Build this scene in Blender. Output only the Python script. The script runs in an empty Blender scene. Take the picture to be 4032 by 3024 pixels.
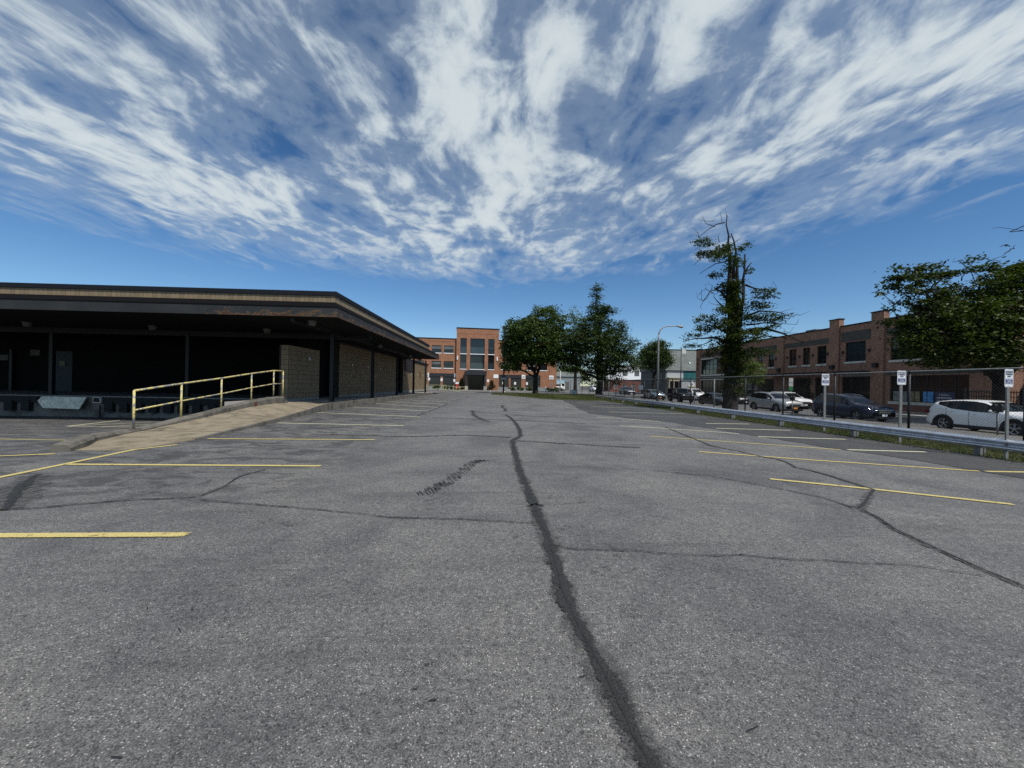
import bpy, bmesh, math, random
import numpy as np
from mathutils import Vector, Matrix

random.seed(7)
rng = np.random.default_rng(11)
PI = math.pi
scene = bpy.context.scene
COL = scene.collection

# ------------------------------------------------------------------ camera
cam_d = bpy.data.cameras.new("camera")
cam = bpy.data.objects.new("camera", cam_d)
COL.objects.link(cam)
cam_d.sensor_fit = 'HORIZONTAL'
cam_d.sensor_width = 36.0
cam_d.lens = 36.0 * 1514.0 / 4032.0
cam_d.clip_start = 0.05
cam_d.clip_end = 6000
cam_d.shift_y = 0.0003
yaw, roll = math.radians(2.12), math.radians(1.1)
fwd = Vector((math.sin(yaw), math.cos(yaw), 0))
rt0 = Vector((math.cos(yaw), -math.sin(yaw), 0))
up0 = Vector((0, 0, 1))
rt = rt0 * math.cos(roll) + up0 * math.sin(roll)
upv = up0 * math.cos(roll) - rt0 * math.sin(roll)
M = Matrix((rt, upv, -fwd)).transposed().to_4x4()
M.translation = Vector((0, 0, 1.5))
cam.matrix_world = M
scene.camera = cam

# ------------------------------------------------------------------ light
SUN_DIR = Vector((0.37, -0.46, 0.85)).normalized()
sun_el = math.asin(SUN_DIR.z)
sun_az = math.atan2(SUN_DIR.x, SUN_DIR.y)

scene.view_settings.view_transform = 'Standard'
scene.view_settings.look = 'None'
scene.view_settings.exposure = 0.0
scene.view_settings.gamma = 1.0
scene.view_settings.use_curve_mapping = False

sd = bpy.data.lights.new("sun", 'SUN')
sd.energy = 4.2
sd.angle = math.radians(0.5)
sd.color = (1.0, 0.955, 0.89)
so = bpy.data.objects.new("sun", sd)
so.rotation_euler = SUN_DIR.to_track_quat('Z', 'Y').to_euler()
so.location = (0, -20, 60)
COL.objects.link(so)

world = bpy.data.worlds.new("World")
scene.world = world
world.use_nodes = True


class NT:
    """small node helper"""
    def __init__(self, tree):
        self.t = tree
        tree.nodes.clear()

    def n(self, kind, **kw):
        nd = self.t.nodes.new(kind)
        for k, v in kw.items():
            if k.startswith('_'):
                setattr(nd, k[1:], v)
            else:
                key = int(k[1:]) if (k[0] == 'i' and k[1:].isdigit()) else k.replace('__', ' ')
                s = nd.inputs[key]
                if isinstance(v, bpy.types.NodeSocket):
                    self.t.links.new(v, s)
                else:
                    s.default_value = v
        return nd

    def math(self, op, a, b=None, c=None, clamp=False):
        nd = self.t.nodes.new('ShaderNodeMath')
        nd.operation = op
        nd.use_clamp = clamp
        for i, v in enumerate((a, b, c)):
            if v is None:
                continue
            if isinstance(v, bpy.types.NodeSocket):
                self.t.links.new(v, nd.inputs[i])
            else:
                nd.inputs[i].default_value = v
        return nd.outputs[0]

    def ramp(self, f, stops, interp='LINEAR'):
        nd = self.t.nodes.new('ShaderNodeValToRGB')
        self.t.links.new(f, nd.inputs[0])
        cr = nd.color_ramp
        cr.interpolation = interp
        while len(cr.elements) < len(stops):
            cr.elements.new(0.5)
        for e, (p, c) in zip(cr.elements, stops):
            e.position = p
            e.color = c if len(c) == 4 else (*c, 1)
        return nd.outputs[0]

    def mix(self, f, a, b, mode='MIX'):
        nd = self.t.nodes.new('ShaderNodeMix')
        nd.data_type = 'RGBA'
        nd.blend_type = mode
        for key, v in ((0, f), (6, a), (7, b)):
            if isinstance(v, bpy.types.NodeSocket):
                self.t.links.new(v, nd.inputs[key])
            else:
                if key and not hasattr(v, '__len__'):
                    v = (v, v, v, 1)
                elif key and len(v) == 3:
                    v = (*v, 1)
                nd.inputs[key].default_value = v
        return nd.outputs[2]

    def noise(self, vec, scale, detail=4, rough=0.55, dist=0.0):
        nd = self.n('ShaderNodeTexNoise', Vector=vec, Scale=scale, Detail=detail, Roughness=rough, Distortion=dist)
        return nd.outputs['Fac']

    def smooth(self, v, lo, hi, to0=0.0, to1=1.0):
        nd = self.n('ShaderNodeMapRange', i0=v, i1=lo, i2=hi, i3=to0, i4=to1, _interpolation_type='SMOOTHSTEP')
        return nd.outputs[0]

    def link(self, a, b):
        self.t.links.new(a, b)


def build_world():
    w = NT(world.node_tree)
    tc = w.n('ShaderNodeTexCoord')
    sep = w.n('ShaderNodeSeparateXYZ', i0=tc.outputs['Generated'])
    x, y, z = sep.outputs
    zc = w.math('MAXIMUM', z, 0.02)
    px = w.math('DIVIDE', x, zc)
    py = w.math('DIVIDE', y, zc)
    sky = w.n('ShaderNodeTexSky', _sky_type='NISHITA', _sun_disc=False, _sun_elevation=sun_el,
              _sun_rotation=sun_az, _altitude=180.0, _air_density=1.0, _dust_density=0.25, _ozone_density=2.5)
    # plane coordinates of a cirrus sheet, streaks run along +Y
    c0 = w.n('ShaderNodeCombineXYZ', i0=px, i1=py).outputs[0]
    wob = w.n('ShaderNodeTexNoise', Vector=c0, Scale=1.1, Detail=2.0)
    wv = w.n('ShaderNodeVectorMath', _operation='SUBTRACT', i0=wob.outputs['Color'], i1=(0.5, 0.5, 0.5)).outputs[0]
    wv2 = w.n('ShaderNodeVectorMath', _operation='SCALE', i0=wv, Scale=0.35).outputs[0]
    c1 = w.n('ShaderNodeVectorMath', _operation='ADD', i0=c0, i1=wv2).outputs[0]
    A = w.n('ShaderNodeMapping', Vector=c1, Location=(5.3, -6.2, 0), Rotation=(0, 0, 0.10), Scale=(1.6, 0.7, 1)).outputs[0]
    big = w.noise(A, 1.25, 3, 0.5)
    B = w.n('ShaderNodeMapping', Vector=c1, Location=(28.7, 3.2, 0), Rotation=(0, 0, 0.13), Scale=(3.4, 1.55, 1)).outputs[0]
    mid = w.noise(B, 1.4, 7, 0.56, 0.35)
    Cc = w.n('ShaderNodeMapping', Vector=c1, Location=(7.7, 2.2, 0), Scale=(6.0, 4.2, 1)).outputs[0]
    fine = w.noise(Cc, 1.6, 7, 0.6, 0.2)
    s = w.math('MULTIPLY', big, 0.75)
    s = w.math('MULTIPLY_ADD', mid, 0.95, s)
    s = w.math('MULTIPLY_ADD', fine, 0.48, s)       # about 1.06 mean
    # edge of the sheet : beyond radius ~3.6 the sky is clear
    r = w.math('SQRT', w.math('ADD', w.math('MULTIPLY', px, px), w.math('MULTIPLY', py, py)))
    rr = w.math('MULTIPLY_ADD', w.math('MAXIMUM', px, 0.0), 0.36, r)
    rr = w.math('MULTIPLY_ADD', mid, 3.4, rr)
    edge = w.smooth(rr, 4.75, 5.75, 1.0, 0.0)
    dens = w.smooth(s, 0.91, 1.24)
    thin = w.smooth(s, 0.78, 1.04, 0.0, 0.34)
    a = w.math('MULTIPLY', w.math('MAXIMUM', dens, thin), edge, clamp=True)
    # few faint wisps low down
    Wv = w.n('ShaderNodeMapping', Vector=c0, Location=(0.4, 9.2, 0), Scale=(0.5, 0.32, 1)).outputs[0]
    wis = w.smooth(w.noise(Wv, 1.3, 7, 0.6), 0.63, 0.78, 0.0, 0.35)
    wis = w.math('MULTIPLY', wis, w.smooth(r, 3.0, 5.0))
    wis = w.math('MULTIPLY', wis, w.smooth(r, 9.0, 16.0, 1.0, 0.0))
    a = w.math('MAXIMUM', a, wis)
    # base blue: nishita with the deep tint of the photograph
    blue = w.n('ShaderNodeHueSaturation', Color=sky.outputs[0], Saturation=1.18, Value=1.0).outputs[0]
    blue = w.mix(1.0, blue, w.mix(w.smooth(z, 0.05, 0.55), (1.0, 1.13, 1.24, 1), (0.74, 0.90, 1.0, 1)), 'MULTIPLY')
    cl_hi = (7.6, 8.3, 8.5, 1)
    cl_lo = (5.0, 6.0, 6.9, 1)
    cl = w.mix(w.smooth(s, 1.0, 1.35), cl_lo, cl_hi)
    colr = w.mix(w.math('MULTIPLY', a, 0.9), blue, cl)
    bg = w.n('ShaderNodeBackground', Color=colr, Strength=0.092)
    out = w.n('ShaderNodeOutputWorld')
    w.link(bg.outputs[0], out.inputs[0])


build_world()
world.cycles.sampling_method = 'MANUAL'
world.cycles.sample_map_resolution = 1024
scene.cycles.max_bounces = 6
scene.cycles.transparent_max_bounces = 12
scene.cycles.use_denoising = False

# ------------------------------------------------------------------ materials
MATS = {}


def new_mat(name):
    m = bpy.data.materials.new(name)
    m.use_nodes = True
    MATS[name] = m
    return m, NT(m.node_tree)


def finish(w, col, rough=0.8, metal=0.0, spec=0.5, bump=None, bstr=0.3, bdist=0.01, coat=0.0, **kw):
    b = w.n('ShaderNodeBsdfPrincipled', Roughness=rough, Metallic=metal)
    for key, v in (('Base Color', col), ('Specular IOR Level', spec), ('Coat Weight', coat)):
        if isinstance(v, bpy.types.NodeSocket):
            w.link(v, b.inputs[key])
        else:
            if hasattr(v, '__len__') and len(v) == 3:
                v = (*v, 1)
            b.inputs[key].default_value = v
    if coat:
        b.inputs['Coat Roughness'].default_value = 0.04
    if bump is not None:
        bn = w.n('ShaderNodeBump', Height=bump, Strength=bstr, Distance=bdist)
        w.link(bn.outputs[0], b.inputs['Normal'])
    o = w.n('ShaderNodeOutputMaterial')
    w.link(b.outputs[0], o.inputs[0])
    return b


def simple(name, col, rough=0.7, metal=0.0, var=0.12, scale=3.0, spec=0.5, coat=0.0, rnd=0.0, bstr=0.0):
    m, w = new_mat(name)
    tc = w.n('ShaderNodeTexCoord').outputs['Object']
    nz = w.noise(tc, scale, 5, 0.6)
    c = w.ramp(nz, [(0.3, tuple(v * (1 - var) for v in col)), (0.7, tuple(min(1, v * (1 + var)) for v in col))])
    if rnd:
        oi = w.n('ShaderNodeObjectInfo').outputs['Random']
        c = w.mix(1.0, c, w.ramp(oi, [(0, (1 - rnd,) * 3), (1, (1 + rnd * 0.6,) * 3)]), 'MULTIPLY')
    finish(w, c, rough, metal, spec, bump=(nz if bstr else None), bstr=bstr, coat=coat)
    return m


def build_mats():
    # --- asphalt
    def asphalt(name, base, stain=True, tint=(1, 1, 1)):
        m, w = new_mat(name)
        co = w.n('ShaderNodeTexCoord').outputs['Object']
        sp = w.noise(co, 125, 3, 0.75)
        vor = w.n('ShaderNodeTexVoronoi', Vector=co, Scale=115.0, Randomness=1.0)
        vs = w.n('ShaderNodeSeparateColor', Color=vor.outputs['Color']).outputs
        g = w.ramp(sp, [(0.32, (base * 0.25,) * 3), (0.5, (base,) * 3), (0.66, (base * 2.2,) * 3)])
        stone = w.smooth(vs[0], 0.86, 0.95)
        stone = w.math('MULTIPLY', stone, w.smooth(vor.outputs['Distance'], 0.30, 0.45, 1, 0))
        g = w.mix(stone, g, (base * 4.2, base * 4.1, base * 3.9))
        pit = w.smooth(vs[1], 0.86, 0.93)
        g = w.mix(w.math('MULTIPLY', pit, 0.7), g, (base * 0.18,) * 3)
        big = w.noise(co, 0.55, 6, 0.62, 0.6)
        g = w.mix(1.0, g, w.ramp(big, [(0.33, (0.66, 0.66, 0.69)), (0.5, (1, 1, 1)), (0.68, (1.24, 1.22, 1.17))]), 'MULTIPLY')
        m2_ = w.noise(co, 26, 3, 0.7)
        g = w.mix(1.0, g, w.ramp(m2_, [(0.34, (0.68,) * 3), (0.66, (1.32,) * 3)]), 'MULTIPLY')
        med = w.noise(co, 4.5, 5, 0.6)
        g = w.mix(1.0, g, w.ramp(med, [(0.3, (0.86,) * 3), (0.7, (1.1,) * 3)]), 'MULTIPLY')
        if stain:
            sep = w.n('ShaderNodeSeparateXYZ', i0=co).outputs
            # scuffed, oily bays between the stall lines on the left
            stv = w.n('ShaderNodeMapping', Vector=co, Scale=(0.7, 1.25, 1), Rotation=(0, 0, 0.25)).outputs[0]
            st = w.noise(stv, 1.9, 9, 0.68, 0.7)
            stn = w.smooth(st, 0.47, 0.57)
            zone = w.math('MULTIPLY', w.smooth(sep[0], -1.6, -4.2), w.smooth(sep[1], 4.0, 5.5))
            stv2 = w.n('ShaderNodeMapping', Vector=co, Scale=(0.28, 1.9, 1), Rotation=(0, 0, -0.2)).outputs[0]
            st2 = w.smooth(w.noise(stv2, 1.5, 8, 0.65, 0.5), 0.46, 0.60)
            zone2 = w.math('MULTIPLY', w.smooth(sep[0], -7.0, -9.0), 0.75)
            k = w.math('MAXIMUM', w.math('MULTIPLY', w.math('MULTIPLY', stn, zone), 0.72), w.math('MULTIPLY', st2, zone2))
            # faint tyre-worn lanes across the drive
            st3 = w.smooth(w.noise(w.n('ShaderNodeMapping', Vector=co, Scale=(0.2, 1.6, 1), Rotation=(0, 0, 0.12)).outputs[0], 1.2, 8, 0.66, 0.6), 0.52, 0.68)
            k = w.math('MAXIMUM', k, w.math('MULTIPLY', st3, 0.36))
            g = w.mix(k, g, (base * 0.28, base * 0.28, base * 0.3))
        g = w.mix(1.0, g, tint, 'MULTIPLY')
        finish(w, g, 0.68, 0, 0.5, bump=sp, bstr=0.55, bdist=0.006)
        return m
    asphalt('asphalt', 0.110, True, (1.03, 1.0, 0.965))
    asphalt('asphalt_dark', 0.044, False, (1.02, 0.99, 0.97))
    asphalt('asphalt_street', 0.105, False)

    def crackmat(name, col, col2, alpha_lo, alpha_hi, esc=2.2):
        m, w = new_mat(name)
        co = w.n('ShaderNodeTexCoord').outputs['Object']
        nz = w.math('MULTIPLY_ADD', w.noise(co, 9, 4, 0.6), 0.55, w.math('MULTIPLY', w.noise(co, 70, 4, 0.75), 0.45))
        n2 = w.noise(co, 95, 3, 0.75)
        c = w.ramp(n2, [(0.35, col), (0.7, col2)])
        b = w.n('ShaderNodeBsdfPrincipled', Roughness=0.75)
        w.link(c, b.inputs['Base Color'])
        t = w.n('ShaderNodeBsdfTransparent')
        ed = w.n('ShaderNodeAttribute', _attribute_name='edge').outputs['Fac']
        fine = w.noise(co, 55, 4, 0.8)
        e2 = w.math('ADD', w.math('MULTIPLY', ed, esc), w.math('MULTIPLY', w.math('SUBTRACT', fine, 0.5), 3.2))
        e2 = w.math('ADD', e2, w.math('MULTIPLY', w.math('SUBTRACT', w.noise(co, 11, 3, 0.6), 0.5), 1.6))
        al = w.math('MULTIPLY', w.smooth(nz, alpha_lo, alpha_hi), w.smooth(e2, 0.35, 0.65))
        al = w.math('MULTIPLY', al, w.smooth(w.noise(co, 130, 2, 0.7), 0.30, 0.42, 0.35, 1.0))
        mx = w.n('ShaderNodeMixShader', i0=al, i1=t.outputs[0], i2=b.outputs[0])
        o = w.n('ShaderNodeOutputMaterial')
        w.link(mx.outputs[0], o.inputs[0])
    crackmat('sealer', (0.004, 0.004, 0.004), (0.045, 0.044, 0.042), 0.38, 0.47, 1.8)
    crackmat('halo', (0.018, 0.018, 0.018), (0.15, 0.147, 0.14), 0.38, 0.60)
    crackmat('thin_crack', (0.006, 0.006, 0.006), (0.03, 0.03, 0.03), 0.28, 0.40, 9.0)

    def paintline(name, col, lo, hi):
        m, w = new_mat(name)
        co = w.n('ShaderNodeTexCoord').outputs['Object']
        nz = w.noise(co, 9, 9, 0.74, 0.3)
        n2 = w.noise(co, 70, 3, 0.6)
        c = w.mix(1.0, col, w.ramp(n2, [(0.3, (0.72,) * 3), (0.7, (1.08,) * 3)]), 'MULTIPLY')
        b = w.n('ShaderNodeBsdfPrincipled', Roughness=0.6)
        w.link(c, b.inputs['Base Color'])
        t = w.n('ShaderNodeBsdfTransparent')
        ed = w.n('ShaderNodeAttribute', _attribute_name='edge').outputs['Fac']
        e2 = w.math('ADD', w.math('MULTIPLY', ed, 7.0), w.math('MULTIPLY', w.math('SUBTRACT', w.noise(co, 85, 3, 0.8), 0.5), 4.0))
        agg = w.smooth(w.noise(co, 120, 2, 0.7), 0.33, 0.38)
        al = w.math('MULTIPLY', w.math('MULTIPLY', w.smooth(nz, lo, hi), w.smooth(e2, 0.2, 0.5)), agg)
        mx = w.n('ShaderNodeMixShader', i0=al, i1=t.outputs[0], i2=b.outputs[0])
        o = w.n('ShaderNodeOutputMaterial')
        w.link(mx.outputs[0], o.inputs[0])
    paintline('yellow_line', (0.60, 0.49, 0.18, 1), 0.34, 0.42)
    paintline('pale_line', (0.80, 0.76, 0.52, 1), 0.30, 0.38)
    paintline('worn_line', (0.42, 0.42, 0.34, 1), 0.42, 0.52)

    # --- concrete
    def concrete(name, col, sc=1.0, dirt=0.5):
        m, w = new_mat(name)
        co = w.n('ShaderNodeTexCoord').outputs['Object']
        f = w.noise(co, 60 * sc, 4, 0.7)
        b = w.noise(co, 2.2 * sc, 8, 0.65, 0.4)
        c = w.ramp(f, [(0.3, tuple(v * 0.7 for v in col)), (0.7, tuple(v * 1.25 for v in col))])
        c = w.mix(1.0, c, w.ramp(b, [(0.32, (1 - dirt,) * 3), (0.55, (1, 1, 1))]), 'MULTIPLY')
        finish(w, c, 0.9, 0, 0.3, bump=f, bstr=0.5, bdist=0.004)
    concrete('ramp_concrete', (0.255, 0.213, 0.150), 1.0, 0.5)
    concrete('kerb_concrete', (0.155, 0.143, 0.12), 1.0, 0.65)
    concrete('dock_concrete', (0.22, 0.205, 0.18), 0.8, 0.6)
    concrete('pave', (0.36, 0.34, 0.31), 0.6, 0.25)
    concrete('near_pave', (0.15, 0.145, 0.14), 0.6, 0.3)
    concrete('limestone', (0.55, 0.53, 0.47), 0.8, 0.2)

    # --- tan glazed block
    m, w = new_mat('tan_block')
    co = w.n('ShaderNodeTexCoord').outputs['Object']
    oi = w.n('ShaderNodeObjectInfo').outputs['Random']
    nz = w.noise(co, 14, 5, 0.6)
    c = w.ramp(nz, [(0.3, (0.185, 0.138, 0.082)), (0.7, (0.24, 0.182, 0.110))])
    c = w.mix(1.0, c, w.ramp(oi, [(0, (0.82, 0.82, 0.82)), (0.5, (1, 1, 1)), (1, (1.10, 1.06, 1.02))]), 'MULTIPLY')
    finish(w, c, 0.55, 0, 0.4)
    m, w = new_mat('tan_blocks_far')
    co = w.n('ShaderNodeTexCoord').outputs['Object']
    ri = w.n('ShaderNodeNewGeometry').outputs['Random Per Island']
    c = w.ramp(ri, [(0, (0.15, 0.108, 0.060)), (0.5, (0.19, 0.140, 0.080)), (1, (0.235, 0.176, 0.104))])
    finish(w, c, 0.6, 0, 0.35)
    simple('mortar', (0.035, 0.03, 0.024), 0.95)
    simple('grey_block', (0.24, 0.23, 0.21), 0.85, rnd=0.2)

    # --- rusty dark fascia
    m, w = new_mat('fascia_steel')
    co = w.n('ShaderNodeTexCoord').outputs['Object']
    sep = w.n('ShaderNodeSeparateXYZ', i0=co).outputs
    nz = w.noise(co, 0.8, 4, 0.6)
    base = w.ramp(nz, [(0.3, (0.014, 0.016, 0.0175)), (0.7, (0.027, 0.029, 0.030))])
    mp = w.n('ShaderNodeMapping', Vector=co, Scale=(1.0, 1.0, 2.4)).outputs[0]
    r1 = w.noise(mp, 2.0, 10, 0.72, 0.6)
    low = w.smooth(sep[2], 4.84, 4.46)
    along = w.math('MAXIMUM', w.smooth(sep[0], -15.0, -12.0), w.smooth(sep[1], 18.1, 18.6))
    thr = w.math('MULTIPLY', w.math('MULTIPLY', low, along), 0.17)
    ru = w.smooth(w.math('ADD', r1, thr), 0.64, 0.67)
    ru2 = w.smooth(w.math('ADD', r1, thr), 0.68, 0.72)
    c = w.mix(w.math('MULTIPLY', ru, along), base, (0.115, 0.066, 0.031))
    c = w.mix(w.math('MULTIPLY', ru2, along), c, (0.05, 0.022, 0.011))
    finish(w, c, 0.7, 0, 0.4, bump=r1, bstr=0.3, bdist=0.01)

    # --- chipped yellow rail
    m, w = new_mat('yellow_rail')
    co = w.n('ShaderNodeTexCoord').outputs['Object']
    nz = w.noise(co, 5.0, 8, 0.7, 0.5)
    n2 = w.noise(co, 22, 5, 0.7)
    c = w.mix(w.smooth(nz, 0.50, 0.53), (0.60, 0.50, 0.185), (0.22, 0.22, 0.23))
    c = w.mix(w.smooth(n2, 0.60, 0.64), c, (0.05, 0.03, 0.02))
    finish(w, c, 0.55, 0, 0.5)
    simple('rust', (0.10, 0.032, 0.014), 0.9, var=0.4, scale=12)

    # --- bricks
    def brick(name, c1, c2, mortar, axis='xz', sc=1.0):
        m, w = new_mat(name)
        co = w.n('ShaderNodeTexCoord').outputs['Object']
        sp = w.n('ShaderNodeSeparateXYZ', i0=co).outputs
        v = w.n('ShaderNodeCombineXYZ', i0=w.math('ADD', sp[0], sp[1]), i1=sp[2]).outputs[0]
        bt = w.n('ShaderNodeTexBrick', Vector=v, Color1=(*c1, 1), Color2=(*c2, 1), Mortar=(*mortar, 1), Scale=1.0,
                 Mortar__Size=0.008, Bias=-0.1, Brick__Width=0.21 * sc, Row__Height=0.07 * sc)
        n1 = w.noise(co, 1.1, 7, 0.65, 0.3)
        cell = w.noise(w.n('ShaderNodeMapping', Vector=v, Scale=(4.8, 14, 1)).outputs[0], 1.0, 2, 0.5)
        c = w.mix(1.0, bt.outputs['Color'], w.ramp(n1, [(0.3, (0.80,) * 3), (0.7, (1.15,) * 3)]), 'MULTIPLY')
        c = w.mix(1.0, c, w.ramp(cell, [(0.3, (0.62,) * 3), (0.5, (1,) * 3), (0.72, (1.45,) * 3)]), 'MULTIPLY')
        finish(w, c, 0.9, 0, 0.25, bump=bt.outputs['Fac'], bstr=-0.3, bdist=0.006)
    brick('brick_brown', (0.30, 0.150, 0.098), (0.21, 0.107, 0.071), (0.25, 0.18, 0.14))
    brick('brick_red', (0.21, 0.07, 0.05), (0.15, 0.05, 0.04), (0.16, 0.12, 0.11))
    brick('brick_grey', (0.085, 0.080, 0.072), (0.062, 0.058, 0.052), (0.09, 0.085, 0.08))
    brick('brick_orange', (0.335, 0.148, 0.082), (0.275, 0.118, 0.066), (0.32, 0.20, 0.13))
    brick('shingle', (0.16, 0.18, 0.17), (0.12, 0.135, 0.13), (0.07, 0.08, 0.08), sc=2.4)

    # --- glass
    def glass(name, col, rough=0.06, spec=0.6):
        m, w = new_mat(name)
        co = w.n('ShaderNodeTexCoord').outputs['Object']
        nz = w.noise(co, 0.7, 3, 0.5)
        c = w.ramp(nz, [(0.3, tuple(v * 0.6 for v in col)), (0.7, col)])
        finish(w, c, rough, 0, spec, bump=nz, bstr=0.04, bdist=0.05)
    glass('dark_glass', (0.012, 0.014, 0.015))
    glass('store_glass', (0.010, 0.010, 0.010), 0.12, 0.25)
    glass('car_glass', (0.006, 0.008, 0.009), 0.03, 0.35)
    glass('blue_glass', (0.03, 0.045, 0.055), 0.04, 0.8)
    glass('grey_shade', (0.16, 0.17, 0.17), 0.3, 0.4)

    # --- paints / metals
    simple('galvanised', (0.56, 0.58, 0.62), 0.38, 0.75, var=0.22, scale=5)
    simple('lamp_grey', (0.27, 0.275, 0.28), 0.6, 0.1)
    simple('galv_dull', (0.20, 0.205, 0.20), 0.6, 0.4, var=0.25, scale=9)
    simple('black_steel', (0.018, 0.018, 0.022), 0.5, 0.3)
    simple('column_steel', (0.010, 0.0095, 0.012), 0.5, 0.2)  # steel tone lowered to deepen the shade under the canopy
    simple('roof_cap', (0.009, 0.011, 0.016), 0.7, 0.0, spec=0.2)
    simple('flashing', (0.005, 0.005, 0.006), 0.95, spec=0.1)
    simple('soffit', (0.010, 0.010, 0.010), 0.95, spec=0.1)  # canopy shade put into this near-black colour
    simple('dock_wall', (0.010, 0.010, 0.010), 0.95, spec=0.1)  # wall colour darkened so the recess reads as deep shade
    simple('rubber', (0.013, 0.015, 0.015), 0.85)
    simple('lip_paint', (0.80, 0.79, 0.66), 0.7, var=0.3, scale=2.5)
    simple('teal_door', (0.016, 0.033, 0.040), 0.6, var=0.3)  # teal darkened to stand in for the dock recess shade
    simple('white_paint', (0.78, 0.78, 0.76), 0.6, var=0.05)
    simple('offwhite', (0.55, 0.55, 0.52), 0.7, var=0.12)
    simple('wire', (0.020, 0.021, 0.023), 0.8, 0.0, spec=0.15)
    simple('lamp_shell', (0.085, 0.085, 0.08), 0.7)
    simple('pale_rail', (0.52, 0.49, 0.28), 0.6)
    simple('sign_white', (0.80, 0.82, 0.84), 0.4, var=0.03)
    simple('sign_blue', (0.028, 0.038, 0.17), 0.4, var=0.05)
    simple('sign_navy', (0.02, 0.03, 0.08), 0.4, var=0.05)
    simple('shutter_grey', (0.10, 0.105, 0.095), 0.6, var=0.1)
    simple('dark_band', (0.020, 0.023, 0.028), 0.5)
    simple('wood_brown', (0.07, 0.04, 0.03), 0.8)
    simple('teal_panel', (0.012, 0.105, 0.11), 0.5, var=0.3, scale=1.5)
    simple('grey_render', (0.22, 0.245, 0.25), 0.85, var=0.1, scale=0.7)
    simple('grey_panel', (0.40, 0.43, 0.46), 0.7, var=0.08)
    simple('dark_render', (0.07, 0.085, 0.085), 0.85, var=0.1)
    simple('cream', (0.42, 0.39, 0.28), 0.7)
    simple('bright_white', (0.85, 0.86, 0.87), 0.6, var=0.04)
    simple('red_paint', (0.42, 0.03, 0.025), 0.5)
    simple('green_paint', (0.03, 0.22, 0.07), 0.5)
    simple('blue_poster', (0.06, 0.24, 0.50), 0.35, var=0.4, scale=3)
    simple('photo_poster', (0.20, 0.18, 0.10), 0.35, var=0.7, scale=4)
    simple('grey_poster', (0.16, 0.19, 0.18), 0.35, var=0.7, scale=5)
    simple('scuff', (0.034, 0.034, 0.035), 0.8)
    simple('tyre', (0.014, 0.014, 0.015), 0.85)
    simple('rim', (0.42, 0.43, 0.45), 0.3, 0.85, var=0.05)
    simple('chrome', (0.65, 0.66, 0.68), 0.15, 0.95, var=0.03)
    simple('trim', (0.012, 0.012, 0.014), 0.5)
    simple('lens', (0.55, 0.58, 0.60), 0.1, 0.2, spec=0.8)
    simple('tail_red', (0.09, 0.006, 0.008), 0.2)
    simple('plate_white', (0.55, 0.56, 0.58), 0.5)
    simple('plate_orange', (0.55, 0.22, 0.05), 0.5)

    def carpaint(name, col, metal=0.3, rough=0.35):
        simple(name, col, rough, metal, var=0.03, coat=0.5)
    carpaint('paint_white', (0.74, 0.75, 0.75), 0.0)
    carpaint('paint_silver', (0.38, 0.39, 0.39), 0.55)
    carpaint('paint_navy', (0.010, 0.020, 0.048), 0.3)
    carpaint('paint_black', (0.008, 0.009, 0.011), 0.1)
    carpaint('paint_grey', (0.10, 0.105, 0.11), 0.5)
    carpaint('paint_darkgrey', (0.035, 0.04, 0.042), 0.3)
    carpaint('paint_bluegrey', (0.16, 0.20, 0.24), 0.5)
    carpaint('paint_sky', (0.25, 0.42, 0.52), 0.0)

    # --- foliage
    def leaf(name, dark, light, trans=0.35):
        m, w = new_mat(name)
        g = w.n('ShaderNodeNewGeometry')
        co = w.n('ShaderNodeTexCoord').outputs['Object']
        nz = w.noise(co, 0.55, 3, 0.6)
        f = w.math('MULTIPLY_ADD', g.outputs['Random Per Island'], 0.6, w.math('MULTIPLY', nz, 0.55))
        c = w.ramp(f, [(0.2, dark), (0.85, light)])
        d = w.n('ShaderNodeBsdfPrincipled', Roughness=0.55)
        d.inputs['Specular IOR Level'].default_value = 0.3
        w.link(c, d.inputs['Base Color'])
        tcol = w.mix(1.0, c, (1.3, 1.5, 0.5), 'MULTIPLY')
        t = w.n('ShaderNodeBsdfTranslucent', Color=tcol)
        mx = w.n('ShaderNodeMixShader', i0=trans, i1=d.outputs[0], i2=t.outputs[0])
        o = w.n('ShaderNodeOutputMaterial')
        w.link(mx.outputs[0], o.inputs[0])
    leaf('leaf_maple', (0.014, 0.034, 0.008), (0.075, 0.115, 0.022), 0.2)
    leaf('leaf_tall', (0.014, 0.030, 0.009), (0.060, 0.088, 0.024), 0.22)
    leaf('leaf_light', (0.05, 0.085, 0.018), (0.13, 0.17, 0.05), 0.3)
    leaf('leaf_street', (0.010, 0.021, 0.005), (0.062, 0.084, 0.013), 0.27)
    leaf('leaf_far', (0.06, 0.08, 0.035), (0.16, 0.18, 0.08), 0.3)
    leaf('leaf_dark', (0.008, 0.016, 0.006), (0.022, 0.036, 0.012), 0.15)
    leaf('grass_blade', (0.030, 0.045, 0.009), (0.085, 0.095, 0.024), 0.2)
    m, w = new_mat('turf')
    co = w.n('ShaderNodeTexCoord').outputs['Object']
    a = w.noise(co, 1.6, 7, 0.65)
    b = w.noise(co, 28, 4, 0.7)
    c = w.ramp(a, [(0.35, (0.035, 0.040, 0.014)), (0.5, (0.048, 0.058, 0.014)), (0.68, (0.085, 0.075, 0.038))])
    c = w.mix(1.0, c, w.ramp(b, [(0.3, (0.6,) * 3), (0.7, (1.35,) * 3)]), 'MULTIPLY')
    finish(w, c, 0.95, 0, 0.2, bump=b, bstr=0.8, bdist=0.03)
    m, w = new_mat('bark')
    co = w.n('ShaderNodeTexCoord').outputs['Object']
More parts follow.
